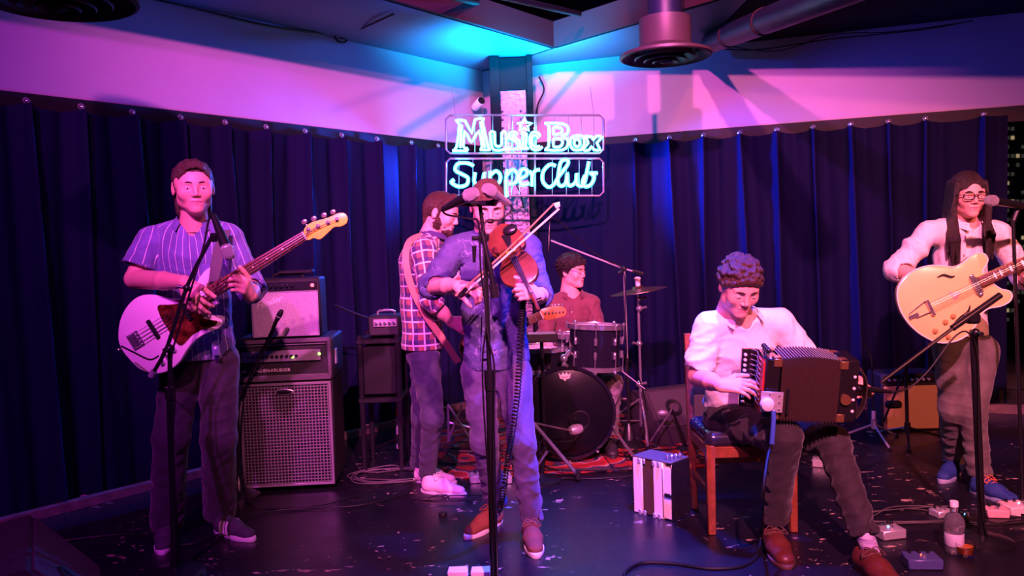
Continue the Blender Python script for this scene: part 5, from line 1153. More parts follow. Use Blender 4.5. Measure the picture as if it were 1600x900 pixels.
# stand by the bass cabinet
Y2 = 4.35; foot = fl(374, 778); g = thing('microphone_stand', 'black boom stand between the bassist and the speaker cabinet', 'microphone stand', tuple(foot)); Y2 = foot[1]
T = at(371, 632, Y2); MB().tube([V(foot[0], foot[1], .05), T], .010, 10).build('pole', M_tube, g); MB().lathe([(.012, .13), (.03, .10), (.045, .05), (.12, .02), (.125, 0), (0, 0)], foot, (0, 0, 1), 24).build('base', M_tube, g)
MB().tube([T, at(437, 490, Y2-.1)], .007, 8).build('boom', M_tube, g); clutch(g, T); mic(g, at(426, 512, Y2-.09), at(441, 484, Y2-.12), hm=M_black, r=.012, hr=.016)
cable('microphone_cable', [at(437, 494, Y2-.1), at(415, 545, Y2-.08), at(385, 605, Y2-.02), at(377, 680, Y2-.03), at(380, 740, Y2-.04), fl(392, 790, .008), fl(440, 795, .008), fl(500, 790, .008), fl(560, 775, .008)], .004, 'thin cable from the cabinet microphone trailing along the floor')
# centre stand with the T bar and two microphones
Y3 = 3.20; foot = fl(772, 915); foot = V(at(772, 890, Y3)[0], Y3, 0)
g = thing('microphone_stand', 'tall black microphone stand with a T bar in front of the violinist', 'microphone stand', tuple(foot))
a1 = at(765, 590, Y3); a2 = at(757, 372, Y3); a3 = at(750, 322, Y3)
MB().tube([foot+V(0, 0, .02), a1], .0175, 14).build('lower_pole', M_tube, g); MB().tube([a1, a2], .0095, 12).build('upper_pole', M_tube, g); MB().cyl(a1-V(0, 0, .05), a1+V(0, 0, .03), .022, n=14).build('height_clutch', M_tube, g)
MB().tube([a2, a3], .008, 10).build('gooseneck_post', M_tube, g); roundbase(g, foot)
MB().tube([at(753, 362, Y3-.02), at(766, 420, Y3-.03), at(771, 447, Y3-.03)], .0105, 10).build('boom_arm', M_tube, g); MB().tube([at(770, 444, Y3-.03), at(774, 465, Y3-.03)], .017, 12).build('boom_grip', M_blackg, g)
clutch(g, a2, (-1, -.3, 0)); MB().tube([at(741, 384, Y3-.02), at(741, 410, Y3-.02)], [.009, .006], 8).build('clutch_handle', M_tube, g)
tb = at(752, 318, Y3); MB().box(tb, (.118, .014, .022), bev=.004).build('t_bar', M_blackg, g)
for x in (732, 771): MB().cyl(at(x, 322, Y3), at(x, 312, Y3), .012, n=12).build('bar_socket', M_tube, g)
mic(None, at(692, 327, Y3-.02), at(746, 299, Y3-.12), label='left microphone on the T bar before the violinist', r=.018, hr=.027)
mic(None, at(795, 318, Y3+.05), at(758, 293, Y3-.12), label='right microphone with bright grille on the T bar before the violinist', bm=M_steel, hm=M_mic, r=.018, hr=.027)
for x0, y0, x1, y1 in ((712, 319, 730, 318), (778, 308, 772, 318)): MB().tube([at(x0, y0, Y3-.04), at(x1, y1, Y3)], .013, 8).build('mic_clip', M_tube, g)
cable('microphone_cable', [at(690, 328, Y3-.02), at(700, 336, Y3), at(735, 342, Y3-.02), at(748, 350, Y3-.03), at(751, 420, Y3-.03), at(760, 500, Y3-.03), at(754, 560, Y3-.03), at(756, 640, Y3-.03), at(764, 760, Y3-.03), at(768, 840, Y3-.03), V(foot[0]-.02, foot[1]-.16, .01), V(foot[0]-.2, foot[1]-.2, .01)], .004, 'cable of the left violin microphone winding down the stand', smooth=5)
cable('microphone_cable', [at(795, 318, Y3+.05), at(800, 328, Y3+.02), at(780, 344, Y3), at(757, 350, Y3-.02), at(757, 430, Y3-.03), at(762, 520, Y3-.03), at(772, 570, Y3-.03), at(772, 640, Y3-.03), at(771, 760, Y3-.03), at(776, 850, Y3-.03), V(foot[0]+.05, foot[1]-.16, .01), V(foot[0]+.3, foot[1]-.2, .01)], .004, 'cable of the right violin microphone winding down the stand', smooth=5)
# accordion right-hand microphone and boom stand in front of the guitarist
Y4 = 3.55; f0 = at(1535, 840, Y4); foot = V(f0[0], Y4, 0); g = thing('microphone_stand', 'black boom stand crossing in front of the long-haired guitarist', 'microphone stand', tuple(foot))
T = at(1521, 515, Y4); MB().tube([foot+V(0, 0, .02), T], .0165, 12).build('pole', M_tube, g); roundbase(g, foot)
MB().tube([at(1377, 597, Y4-.08), at(1490, 512, Y4-.03), at(1560, 463, Y4)], .008, 8).build('boom', M_tube, g); MB().tube([at(1488, 513, Y4-.03), at(1563, 461, Y4)], .0145, 10).build('boom_sleeve', M_blackg, g)
MB().box(at(1519, 497, Y4-.005), (.06, .05, .05), bev=.012).build('boom_clutch', M_tube, g); clutch(g, at(1524, 520, Y4-.03))
mic(g, at(1392, 612, Y4-.09), at(1332, 606, Y4-.13), hm=M_black, r=.013, hr=.019)
cable('microphone_cable', [at(1394, 613, Y4-.08), at(1420, 606, Y4-.06), at(1450, 580, Y4-.05), at(1490, 528, Y4-.04), at(1513, 520, Y4-.03), at(1528, 560, Y4-.03), at(1530, 700, Y4-.03), at(1538, 820, Y4-.03), fl(1560, 850, .01), fl(1600, 845, .01)], .004, 'cable looping below the boom of the right-hand stand')
# guitarist's vocal microphone
Y5 = 3.95; f0 = at(1592, 700, Y5); foot = V(f0[0]+.02, Y5, 0); g = thing('microphone_stand', 'straight microphone stand at the right edge before the guitarist', 'microphone stand', tuple(foot))
MB().tube([foot, at(1583, 345, Y5)], .009, 8).build('pole', M_tube, g); roundbase(g, foot); MB().tube([at(1583, 345, Y5), at(1592, 322, Y5)], .013, 8).build('mic_clip', M_tube, g)
mic(None, at(1640, 328, Y5+.05), at(1541, 312, Y5-.10), label='vocal microphone with pale grille in front of the guitarist\'s face', r=.018, hr=.027)
# drum overhead stand
foot = fl(983, 697); Y6 = foot[1]; g = thing('microphone_stand', 'overhead boom stand right of the drum kit', 'microphone stand', tuple(foot))
T = at(975, 420, Y6); MB().tube([V(foot[0], foot[1], .03), at(980, 560, Y6)], .011, 10).build('lower_pole', M_tube, g); MB().tube([at(980, 560, Y6), T], .007, 8).build('upper_pole', M_steel, g); MB().lathe([(.012, .16), (.03, .12), (.05, .05), (.11, .02), (.12, 0), (0, 0)], foot, (0, 0, 1), 24).build('base', M_tube, g)
MB().tube([at(861, 376, Y6-.1), T, at(990, 424, Y6)], .006, 8).build('boom', M_steel, g); MB().tube([at(988, 423, Y6), at(1005, 428, Y6)], .012, 8).build('boom_grip', M_tube, g); clutch(g, T, (-.8, -.2, -.6))
p0, p1 = at(859, 343, Y6-.1), at(857, 393, Y6-.1); m_ = thing('microphone', 'slim condenser microphone hanging over the drums', 'microphone', tuple(p1)); MB().lathe([(0, 0), (.010, 0), (.010, .12), (.007, .125), (.007, .2), (0, .2)], p1, nrm(p0-p1), 12).build('mic_body', M_tube, m_)
cable('microphone_cable', [p0, at(864, 341, Y6-.1), at(876, 348, Y6-.08), at(905, 374, Y6-.06), at(925, 392, Y6-.04), at(950, 408, Y6-.03), at(974, 424, Y6-.03), at(977, 500, Y6-.03), at(979, 560, Y6-.03), at(972, 610, Y6-.1), at(950, 655, Y6-.15), at(938, 690, Y6-.2), fl(944, 712, .012), fl(960, 735, .012)], .004, 'cable following the overhead boom and looping down to the rug')
# thin chrome stand behind the accordion
foot = fl(1366, 690); Y7 = foot[1]; g = thing('microphone_stand', 'thin low stand with chrome legs right of the accordionist', 'microphone stand', tuple(foot))
MB().tube([V(foot[0], foot[1], .05), at(1362, 560, Y7)], .006, 8).build('pole', M_tube, g); tripod(g, foot, .12, .24, M_steel, 2.6); MB().tube([at(1362, 560, Y7), at(1350, 535, Y7)], .006, 8).build('boom', M_tube, g)
MB().cyl(at(1365, 655, Y7), at(1365, 642, Y7), .013, n=12).build('clutch', mat('white_plastic', (.8, .8, .8), .4), g)
foot = fl(1418, 690); g = thing('microphone_stand', 'black boom stand in front of the cream guitar amplifier', 'microphone stand', tuple(foot)); Y8 = foot[1]
MB().tube([V(foot[0], foot[1], .05), at(1415, 560, Y8)], .012, 10).build('pole', M_tube, g); tripod(g, foot, .10, .28, None, .1); MB().tube([at(1415, 575, Y8), at(1380, 660, Y8-.05)], .007, 8).build('boom', M_tube, g); MB().box(at(1396, 632, Y8-.05), (.10, .05, .05), bev=.02).build('mic_head', M_black, g)
# ------------------------------------------------------------------ amplifiers
def weave(name, c, sc=90, c2=(.02, .02, .02)):
    m = mat(name, c, .6); nt = m.node_tree; b = nt.nodes['Principled BSDF']; tc = nt.nodes.new('ShaderNodeTexCoord'); ck = nt.nodes.new('ShaderNodeTexBrick'); mp = nt.nodes.new('ShaderNodeMapping'); mp.inputs['Rotation'].default_value = (math.pi/2, 0, 0)
    nt.links.new(tc.outputs['Object'], mp.inputs[0]); nt.links.new(mp.outputs[0], ck.inputs['Vector']); ck.inputs['Scale'].default_value = sc; ck.offset = 0; ck.inputs['Brick Width'].default_value = .5; ck.inputs['Row Height'].default_value = .5; ck.inputs['Mortar Size'].default_value = .10
    ck.inputs['Color1'].default_value = (*c, 1); ck.inputs['Color2'].default_value = (*c, 1); ck.inputs['Mortar'].default_value = (*c2, 1); nt.links.new(ck.outputs['Color'], b.inputs['Base Color']); return m
M_tolex = mat('black_tolex', (.010, .009, .011), .55, bump=.4, bscale=300); M_sil = mat('silver_sparkle_cloth', (.62, .54, .60), .5, metal=.1, bump=.6, bscale=420, noise=.5, nscale=350)
M_alu = mat('aluminium_trim', (.6, .55, .6), .35, metal=.8)
F0_, F1_ = fl(378, 772), fl(527, 764); CX = nrm((F1_-F0_)*V(1, 1, 0)); CF = V(CX[1], -CX[0], 0); CR = np.array([CX, -CF, V(0, 0, 1)])
ppm = FPX/F0_[1]; cw = np.linalg.norm(F1_-F0_); cp = lambda a, b, c: F0_*V(1, 1, 0)+CX*a+V(0, 0, b)+CF*c
ch = at(378, 600, F0_[1])[2]-.0
g = thing('speaker_cabinet', 'tall bass speaker cabinet with square metal grille', 'speaker', tuple(cp(cw/2, 0, -.2)))
MB().box(cp(cw/2, ch/2+.02, -.2), (cw, .40, ch-.04), CR, .012).build('cabinet', M_tolex, g)
for a_ in (.05, cw-.05): MB().cyl(cp(a_, 0, -.06), cp(a_, .025, -.06), .022, n=12).build('foot', M_black, g)
fr = MB()
for (a_, b_, w_, h_) in ((cw/2, ch-.012, cw-.02, .016), (cw/2, .042, cw-.02, .016), (.018, ch/2+.015, .016, ch-.05), (cw-.018, ch/2+.015, .016, ch-.05)): fr.box(cp(a_, b_, .004), (w_, .012, h_), CR, .003)
fr.build('grille_frame', M_alu, g)
for k, (a_, b_) in enumerate(((cw*.28, ch*.70), (cw*.72, ch*.70), (cw*.28, ch*.27), (cw*.72, ch*.27))): MB().lathe([(.118, .002), (.112, .006), (.10, .001), (.04, -.03), (.035, -.02), (0, -.015)], cp(a_, b_, .001), CF, 26).build('speaker_cone', M_black, g)
gr = MB(); nx_, nz_ = 26, 31
for i in range(nx_+1): a_ = .03+(cw-.06)*i/nx_; gr.box(cp(a_, ch/2+.015, .013), (.0055, .003, ch-.075), CR, .001)
for j in range(nz_+1): b_ = .055+(ch-.085)*j/nz_; gr.box(cp(cw/2, b_, .014), (cw-.05, .003, .0055), CR, .001)
o = gr.build('metal_grille', mat('grey_grille_steel', (.30, .26, .30), .4, metal=.5), g); o['kind'] = 'stuff'
MB().sph(cp(cw*.5, ch-.055, .018), (.055, .006, .020), CR).build('badge', M_alu, g); MB().sph(cp(cw*.5, ch-.055, .022), (.045, .005, .014), CR).build('badge_centre', M_black, g)
# head in its rack case
z0 = ch+.004; hh = at(378, 532, F0_[1])[2]-z0
g = thing('amplifier_head', 'bass amplifier head in a carpeted case on top of the tall cabinet', 'amplifier', tuple(cp(cw/2, z0, -.2)))
MB().box(cp(cw/2, z0+hh/2, -.21), (cw+.02, .40, hh), CR, .010).build('case', M_tolex, g)
fr = MB()
for (a_, b_, w_, h_) in ((cw/2, hh-.014, cw-.01, .026), (cw/2, .018, cw-.01, .032), (.012, hh/2, .022, hh-.03), (cw-.012, hh/2, .022, hh-.03)): fr.box(cp(a_, z0+b_, -.003), (w_, .024, h_), CR, .005)
fr.build('case_rim', mat('grey_case_rim', (.09, .07, .09), .6), g)
for b_, t in ((.030, 0), (hh-.035, 0)): MB().box(cp(cw/2, z0+b_+.006*(b_ < .1), .006), (cw-.06, .006, .004), CR, .001).build('trim_line', M_alu, g)
MB().box(cp(cw*.48, z0+hh*.60, .004), (cw*.82, .012, hh*.26), CR, .003).build('control_panel', M_alu, g)
for i in range(11): MB().cyl(cp(cw*(.14+.05*i), z0+hh*.60, .010), cp(cw*(.14+.05*i), z0+hh*.60, .024), .0085 if i > 3 else .006, n=12).build('knob', M_black, g)
MB().sph(cp(cw*.60, z0+hh*.57, .014), .007).build('indicator_lamp', mat('green_led', (.1, .5, .1), .3, emit=(.35, 1, .1), es=4), g); MB().sph(cp(cw*.88, z0+hh*.62, .014), .008).build('indicator_lamp', MATS['green_led'], g)
text_mesh('GALLIEN-KRUEGER', .026, 'lettering', M_pearl, g, cp(cw*.17, z0+hh*.24, .0075), CX, CF)
text_mesh('GK', .022, 'lettering', M_pearl, g, cp(cw*.06, z0+hh*.24, .0075), CX, CF, italic=.2)
MB().box(cp(cw+.012, z0+hh*.5, -.10), (.01, .05, .09), CR, .003).build('side_latch', M_steel, g)
# small combo
z1 = z0+hh+.004; cs = at(390, 437, F0_[1])[2]-z1; cx0, cx1 = at(391, 520, F0_[1])[0]-F0_[0], at(500, 520, F0_[1])[0]-F0_[0]; sw_ = cx1-cx0
g = thing('guitar_amplifier', 'small black combo amplifier with silver cloth on top of the amplifier head', 'amplifier', tuple(cp(cx0+sw_/2, z1, -.15)))
sp = lambda a, b, c: cp(cx0+a, z1+b, c)
MB().box(sp(sw_/2, cs/2, -.13), (sw_, .22, cs), CR, .012).build('cabinet', M_tolex, g)
MB().box(sp(sw_/2, cs*.40, -.015), (sw_-.03, .02, cs*.74), CR, .003).build('grille_cloth', M_sil, g)
fr = MB()
for (a_, b_, w_, h_) in ((sw_/2, cs*.775, sw_-.02, .005), (sw_/2, cs*.03, sw_-.02, .005), (.012, cs*.40, .005, cs*.74), (sw_-.012, cs*.40, .005, cs*.74)): fr.box(sp(a_, b_, -.004), (w_, .006, h_), CR, .001)
fr.build('grille_trim', M_alu, g)
MB().box(sp(sw_/2, cs*.87, -.018), (sw_-.03, .012, cs*.13), CR, .002).build('control_panel', M_blackg, g)
for i in range(7): MB().lathe([(.011, 0), (.010, .008), (.007, .010), (.007, .018), (0, .018)], sp(sw_*(.16+.075*i), cs*.87, -.012), CF, 14).build('knob', M_blackg, g)
MB().sph(sp(sw_*.90, cs*.87, -.006), .011).build('jewel_lamp', mat('red_jewel', (.6, .02, .02), .3, emit=(1, .06, .10), es=5), g)
text_mesh('Fender', .055, 'lettering', M_pearl, g, sp(sw_*.10, cs*.50, -.003), nrm(CX+V(0, 0, .28)), CF, .003, .35)
MB().tube([sp(sw_*.28, cs, -.13), sp(sw_*.34, cs+.022, -.13), sp(sw_*.66, cs+.022, -.13), sp(sw_*.72, cs, -.13)], .010, 8, smooth=3).build('handle', M_black, g)
tag(MB().box(sp(sw_*.62, cs+.034, -.15), (.20, .10, .02), CR, .006).build('pedal_case', M_black), 'flat black case lying on the small combo amplifier', 'case')
# cream amplifier right
a0, a1_ = fl(1378, 676), fl(1470, 673); Ya_ = a0[1]; aw = a1_[0]-a0[0]; ah = at(1378, 585, Ya_)[2]
g = thing('guitar_amplifier', 'black combo amplifier with cream grille cloth behind the guitarist', 'amplifier', (a0[0]+aw/2, Ya_+.12, 0)); q = lambda a, b, c: V(a0[0]+a, Ya_-c, b)
MB().box(q(aw/2, ah/2+.01, -.12), (aw, .24, ah-.02), bev=.012).build('cabinet', M_tolex, g); MB().box(q(aw/2, ah*.42, .001), (aw-.03, .01, ah*.74), bev=.002).build('grille_cloth', weave('cream_grille_cloth', (.72, .52, .30), 160, (.45, .28, .15)), g)
MB().box(q(aw/2, ah*.90, .0), (aw-.04, .012, ah*.11), bev=.002).build('control_panel', M_blackg, g)
for i in range(8): MB().cyl(q(aw*(.12+.095*i), ah*.90, .006), q(aw*(.12+.095*i), ah*.90, .022), .009, n=12).build('knob', M_steel, g)
MB().sph(q(aw*.93, ah*.90, .008), .009).build('jewel_lamp', MATS['red_jewel'], g)
# small amp on a dark rack left of the plaid person
b0_ = fl(592, 700); Yk = 5.05; X0, X1 = at(560, 600, Yk)[0], at(628, 600, Yk)[0]; zt = at(590, 482, Yk)[2]
g = thing('keyboard_rack', 'dark equipment rack with open frame standing left of the plaid-shirted person', 'rack', ((X0+X1)/2, Yk, 0))
for x in (X0+.02, X1-.02):
    for y in (Yk, Yk+.3): MB().box((x, y, zt*.42), (.03, .03, zt*.84), bev=.004).build('leg', M_tube, g)
for z in (zt*.44, zt*.80): MB().box(((X0+X1)/2, Yk+.15, z), (X1-X0, .34, .03), bev=.004).build('shelf', M_black, g)
MB().box(((X0+X1)/2, Yk+.15, zt*.62), (X1-X0-.06, .30, zt*.30), bev=.01).build('drawer_box', M_black, g)
g = thing('amplifier_head', 'small lit amplifier head on the dark rack left of the plaid-shirted person', 'amplifier', (at(600, 480, Yk)[0], Yk, zt*.82))
hx = at(598, 480, Yk)[0]; MB().box((hx, Yk+.12, zt*.82+.075), (.20, .22, .13), bev=.01).build('case', M_tolex, g); MB().box((hx+.01, Yk+.004, zt*.82+.095), (.15, .012, .05), bev=.004).build('control_panel', M_alu, g)
for i in range(5): MB().cyl((hx-.045+.028*i, Yk-.002, zt*.82+.095), (hx-.045+.028*i, Yk-.02, zt*.82+.095), .009, n=12).build('knob', M_chrome, g)
MB().tube([(hx-.05, Yk+.1, zt*.82+.14), (hx-.04, Yk+.1, zt*.82+.165), (hx+.05, Yk+.1, zt*.82+.165), (hx+.06, Yk+.1, zt*.82+.14)], .008, 8, smooth=3).build('handle', M_chrome, g)
foot = fl(622, 712); Yq = foot[1]; g = thing('microphone_stand', 'boom stand lying across the dark gap left of the plaid-shirted person', 'microphone stand', tuple(foot)); MB().tube([V(foot[0], foot[1], .05), at(620, 560, Yq)], .010, 8).build('pole', M_steel, g); tripod(g, foot, .12, .26, M_tube, .8)
MB().tube([at(523, 477, Yq-.1), at(560, 492, Yq-.05), at(606, 512, Yq), at(620, 560, Yq)], .007, 8, smooth=2).build('boom', M_tube, g); MB().cyl(at(621, 650, Yq), at(621, 636, Yq), .014, n=10).build('clutch', mat('red_clutch', (.6, .04, .04), .4), g)
# ------------------------------------------------------------------ rug and drum kit
def rugmat():
    m = mat('red_patterned_rug', (.45, .03, .03), .95); nt = m.node_tree; b = nt.nodes['Principled BSDF']; L = nt.links.new; tc = nt.nodes.new('ShaderNodeTexCoord')
    v = nt.nodes.new('ShaderNodeTexVoronoi'); v.inputs['Scale'].default_value = 8; L(tc.outputs['Object'], v.inputs[0]); w_ = nt.nodes.new('ShaderNodeTexWave'); w_.inputs['Scale'].default_value = 1.1; w_.inputs['Distortion'].default_value = 2; w_.wave_type = 'RINGS'; w_.rings_direction = 'Z'; L(tc.outputs['Object'], w_.inputs[0])
    r = nt.nodes.new('ShaderNodeValToRGB'); e = r.color_ramp.elements; e[0].color = (.03, .02, .06, 1); e[0].position = .1; e[1].color = (.38, .25, .20, 1); e[1].position = .86; q = e.new(.3); q.color = (.22, .012, .012, 1); q = e.new(.62); q.color = (.32, .02, .02, 1); r.color_ramp.interpolation = 'CONSTANT'
    mx = nt.nodes.new('ShaderNodeMath'); mx.operation = 'ADD'; L(v.outputs['Distance'], mx.inputs[0]); L(w_.outputs['Fac'], mx.inputs[1]); fr = nt.nodes.new('ShaderNodeMath'); fr.operation = 'FRACT'; L(mx.outputs[0], fr.inputs[0]); L(fr.outputs[0], r.inputs[0]); L(r.outputs[0], b.inputs['Base Color']); return m
r0, r1, r2, r3 = fl(712, 748), fl(1085, 726), V(1.62, 6.6, 0), V(-.9, 6.6, 0)
rug = thing('rug', 'red patterned oriental rug under the drum kit', 'rug', (.2, 5.5, 0)); P = [V(-.62, 4.80, .008), V(1.25, 4.90, .008), V(1.45, 6.5, .008), V(-.62, 6.5, .008)]
MB().prism(P, V(0, 0, 1), .007, .002).build('pile', rugmat(), rug)
M_shell = mat('black_sparkle_shell', (.010, .009, .018), .12, coat=.8); M_head = mat('black_drum_head', (.005, .005, .008), .25, spec=.25); M_coat = mat('white_drum_head', (.75, .72, .72), .5)
def drum(name, label, c, ax, R, L, nl, front, hoopm, parent=None, cat='drum', back=M_coat, up=V(0, 0, 1), lugs=True):
    c = np.array(c, float); ax = nrm(ax); x = nrm(np.cross(ax, up)); y = np.cross(x, ax); g = thing(name, label, cat, tuple(c))
    MB().lathe([(R, 0), (R, L)], c, ax, 48).build('shell', M_shell, g)
    for h, s_, mm, nm in ((L, 1, front, 'front_head'), (0, -1, back, 'rear_head')): MB().lathe([(R*.995, 0), (R*.97, .004*s_), (0, .006*s_)], c+ax*h, ax, 48).build(nm, mm, g)
    for h, s_ in ((L, 1), (0, -1)): MB().lathe([(R+.012, -.014*s_), (R+.016, -.014*s_), (R+.016, .016*s_), (R-.004, .018*s_), (R-.006, .012*s_)], c+ax*h, ax, 48).build('hoop', hoopm, g)
    for k in range(nl):
        a = 2*math.pi*(k+.5)/nl; r_ = math.cos(a)*x+math.sin(a)*y; fr_ = np.array([np.cross(ax, r_), r_, ax])
        if L > .25:
            for h in (.09, L-.09): MB().box(c+r_*(R+.010)+ax*h, (.018, .018, .050), fr_, .005).build('lug', M_chrome, g)
        else: MB().box(c+r_*(R+.010)+ax*(L/2), (.018, .018, min(.09, L*.6)), fr_, .006).build('lug', M_chrome, g)
        for h0, h1 in ((L*.5 if L < .25 else L-.09, L+.018), (L*.5 if L < .25 else .09, -.018)):
            MB().cyl(c+r_*(R+.020)+ax*h0, c+r_*(R+.020)+ax*h1, .003, n=6).build('tension_rod', M_chrome, g)
            MB().box(c+r_*(R+.018)+ax*(h1+(.0 if h1 > 0 else 0)), (.016, .018, .022), fr_, .004).build('claw', M_chrome, g)
    return g, x, y
bc = at(888, 655, 5.10); RB = 71/FPX*5.10; bc[2] = RB+.035; ax = nrm(V(-.02, -1, .02))
g, x, y = drum('bass_drum', 'large bass drum with black front head at the centre of the kit', bc-ax*.40, ax, RB, .40, 10, M_head, M_shell)
fc = bc+ax*.004; MB().lathe([(.052, .004), (.058, .007), (.064, .004)], fc+V(.075, 0, -.05), ax, 24).build('port_ring', M_black, g)
cr = fc+V(-.015, -.01, .235); MB().prism([cr+V(a, 0, b) for a, b in ((-.040, .028), (-.022, .014), (-.012, .032), (0, .016), (.012, .032), (.022, .014), (.040, .028), (.032, -.008), (.012, -.014), (0, -.026), (-.012, -.014), (-.032, -.008))], V(0, -1, 0), .0015, .0004).build('crown_badge', M_coat, g)
text_mesh('REMO', .016, 'lettering', M_black, g, cr+V(-.022, -.001, -.006), (1, 0, 0), (0, -1, 0), .0004)
for sg in (-1, 1): MB().tube([bc-ax*.10+V(sg*RB*.9, 0, -.08), bc-ax*.02+V(sg*(RB+.14), -.08, -RB-.025)], .010, 8).build('spur', M_chrome, g)
# mic inside/at the bass drum, with boom
kb = fl(872, 752); k = thing('microphone_stand', 'low boom stand with a microphone at the bass drum port', 'microphone stand', tuple(kb)); MB().tube([at(834, 661, kb[1]), at(905, 745, kb[1]-.02)], .011, 8).build('boom_arm', M_chrome, k); MB().tube([at(855, 705, kb[1]), at(838, 730, kb[1])], .008, 8).build('brace', M_chrome, k)
MB().tube([at(834, 661, kb[1]), at(890, 672, 4.98)], .006, 8).build('short_boom', M_chrome, k); MB().lathe([(0, 0), (.025, .005), (.034, .03), (.034, .06), (.026, .085), (0, .09)], at(890, 673, 5.0), nrm(V(1, .5, .05)), 18).build('mic_head', M_steel, k)
MB().lathe([(0, 0), (.12, 0), (.12, .015), (.03, .03), (.012, .05)], fl(846, 752), (0, 0, 1), 24).build('base', M_black, k); MB().tube([V(fl(846, 752)[0], fl(846, 752)[1], .03), at(842, 690, kb[1])], .010, 8).build('pole', M_tube, k); MB().box(at(903, 742, kb[1]-.02), (.03, .03, .06), bev=.005).build('rubber_grip', M_black, k)
cable('microphone_cable', [at(905, 678, 4.98), at(895, 688, 4.94), at(868, 690, 4.9), at(850, 684, 4.86), at(845, 700, 4.84), fl(850, 735, .01), fl(880, 742, .01), fl(930, 738, .01), fl(985, 728, .01)], .004, 'cable of the bass drum microphone')
tc_ = at(928, 573, 5.28); g, x, y = drum('tom_drum', 'rack tom with many chrome lugs above the bass drum', tc_, nrm(V(.06, .02, 1)), .170, .27, 8, M_coat, M_chrome)
g2, x, y = drum('tom_drum', 'small second tom half hidden left of the rack tom', at(893, 562, 5.50), nrm(V(.02, .0, 1)), .125, .17, 6, M_coat, M_chrome)
g3, x, y = drum('snare_drum', 'snare drum behind the violinist\'s hip', at(850, 575, 5.45), nrm(V(0, .0, 1)), .178, .14, 8, M_coat, M_chrome)
mnt = MB().tube([at(881, 588, 5.15), at(881, 560, 5.20), at(900, 540, 5.30)], .017, 12).build('tom_mount', M_chrome); tag(mnt, 'chrome tom mount post on top of the bass drum', 'drum mount')
MB().box(at(881, 584, 5.13), (.06, .05, .045), bev=.01).build('mount_bracket', M_chrome, mnt); MB().sph(at(881, 560, 5.18), .028).build('ball_clamp', M_chrome, mnt)
g = thing('snare_stand', 'chrome snare stand behind the bass drum', 'stand', (at(850, 600, 5.45)[0], 5.45, 0)); tripod(g, (at(850, 600, 5.45)[0], 5.45, 0), .2, .25, M_chrome); MB().tube([V(at(850, 600, 5.45)[0], 5.45, .15), at(850, 586, 5.45)], .012, 8).build('pole', M_chrome, g)
# cymbal stand
foot = fl(1003, 688); Yc = foot[1]; g = thing('cymbal_stand', 'chrome cymbal stand right of the drum kit', 'stand', tuple(foot)); cpz = lambda x_, y_: at(x_, y_, Yc)
MB().tube([V(foot[0], Yc, .10), cpz(1001, 600)], .014, 12).build('lower_tube', M_chrome, g); MB().tube([cpz(1001, 600), cpz(998, 490)], .010, 10).build('middle_tube', M_chrome, g); MB().tube([cpz(998, 490), cpz(997, 440)], .006, 8).build('tilter_rod', M_chrome, g)
for y_, s_ in ((537, .022), (600, .026), (482, .024), (467, .018)): MB().sph(cpz(999, y_), s_).build('height_clamp', M_chrome, g); MB().tube([cpz(999, y_), cpz(999, y_)+V(.05*(1 if y_ != 537 else -1), -.02, .01)], [.006, .011], 8).build('wing_nut', M_chrome, g)
MB().cyl(cpz(997, 447), cpz(996, 436), .016, .020, n=14).build('felt', M_coat, g); MB().sph(cpz(996, 435), (.024, .024, .012)).build('top_nut', M_coat, g)
for k_ in range(3):
    a = .5+2*math.pi*k_/3; e = foot+V(math.cos(a)*.30, math.sin(a)*.30, .012); o = MB().tube([cpz(1002, 622), cpz(1002, 622)*.4+e*.6+V(math.cos(a)*.03, math.sin(a)*.03, .02), e], .009, 8, smooth=3).build('leg', M_chrome, g); MB().sph(e, .02, n=8, m=6).build('rubber_foot', M_black, o); MB().tube([V(foot[0], Yc, .14), cpz(1002, 622)*.4+e*.6], .005, 6).build('leg_brace', M_chrome, g)
cy = thing('cymbal', 'dark cymbal seen edge-on on the chrome stand', 'cymbal', tuple(cpz(997, 452))); cn = nrm(V(-.14, .01, 1)); MB().lathe([(.010, .030), (.035, .026), (.048, .010), (.12, .004), (.20, -.010), (.2005, -.012), (.12, .001), (.048, .006), (.03, .022), (.01, .026)], cpz(997, 453), cn, 48).build('bronze_disc', mat('dark_bronze', (.20, .14, .08), .35, metal=.9), cy)
# drum hardware glints right of the kit: second boom with mic on the rug
foot = fl(1072, 703); g = thing('microphone_stand', 'short drum microphone stand on the rug before the wedge monitor', 'microphone stand', tuple(foot)); Ym = foot[1]
MB().tube([V(foot[0], Ym, .04), at(1050, 640, Ym)], .009, 8).build('pole', M_tube, g); MB().lathe([(0, 0), (.07, 0), (.07, .012), (.02, .03)], foot, (0, 0, 1), 20).build('base', M_tube, g); MB().tube([at(1050, 640, Ym), at(1016, 690, Ym-.1)], .006, 8).build('boom', M_chrome, g); MB().sph(at(1036, 645, Ym-.03), (.035, .02, .02)).build('mic_head', M_steel, g)
MB().tube([at(946, 560, 5.3), at(1008, 608, 5.2)], .006, 8).build('tom_arm', M_tube, bpy.data.objects['tom_drum'])
# drum throne
t = thing('drum_throne', 'round black drum throne under the seated drummer', 'stool', (at(892, 640, 5.95)[0], 5.97, 0)); zz = at(892, 600, 5.95)[2]-.06; MB().lathe([(0, 0), (.15, 0), (.17, .02), (.17, .07), (.14, .09), (0, .09)], (t.location[0], 5.97, zz-.09), (0, 0, 1), 28).build('seat', M_black, t); MB().tube([(t.location[0], 5.97, .1), (t.location[0], 5.97, zz-.09)], .015, 10).build('post', M_chrome, t); tripod(t, (t.location[0], 5.97, 0), .18, .24, M_chrome)
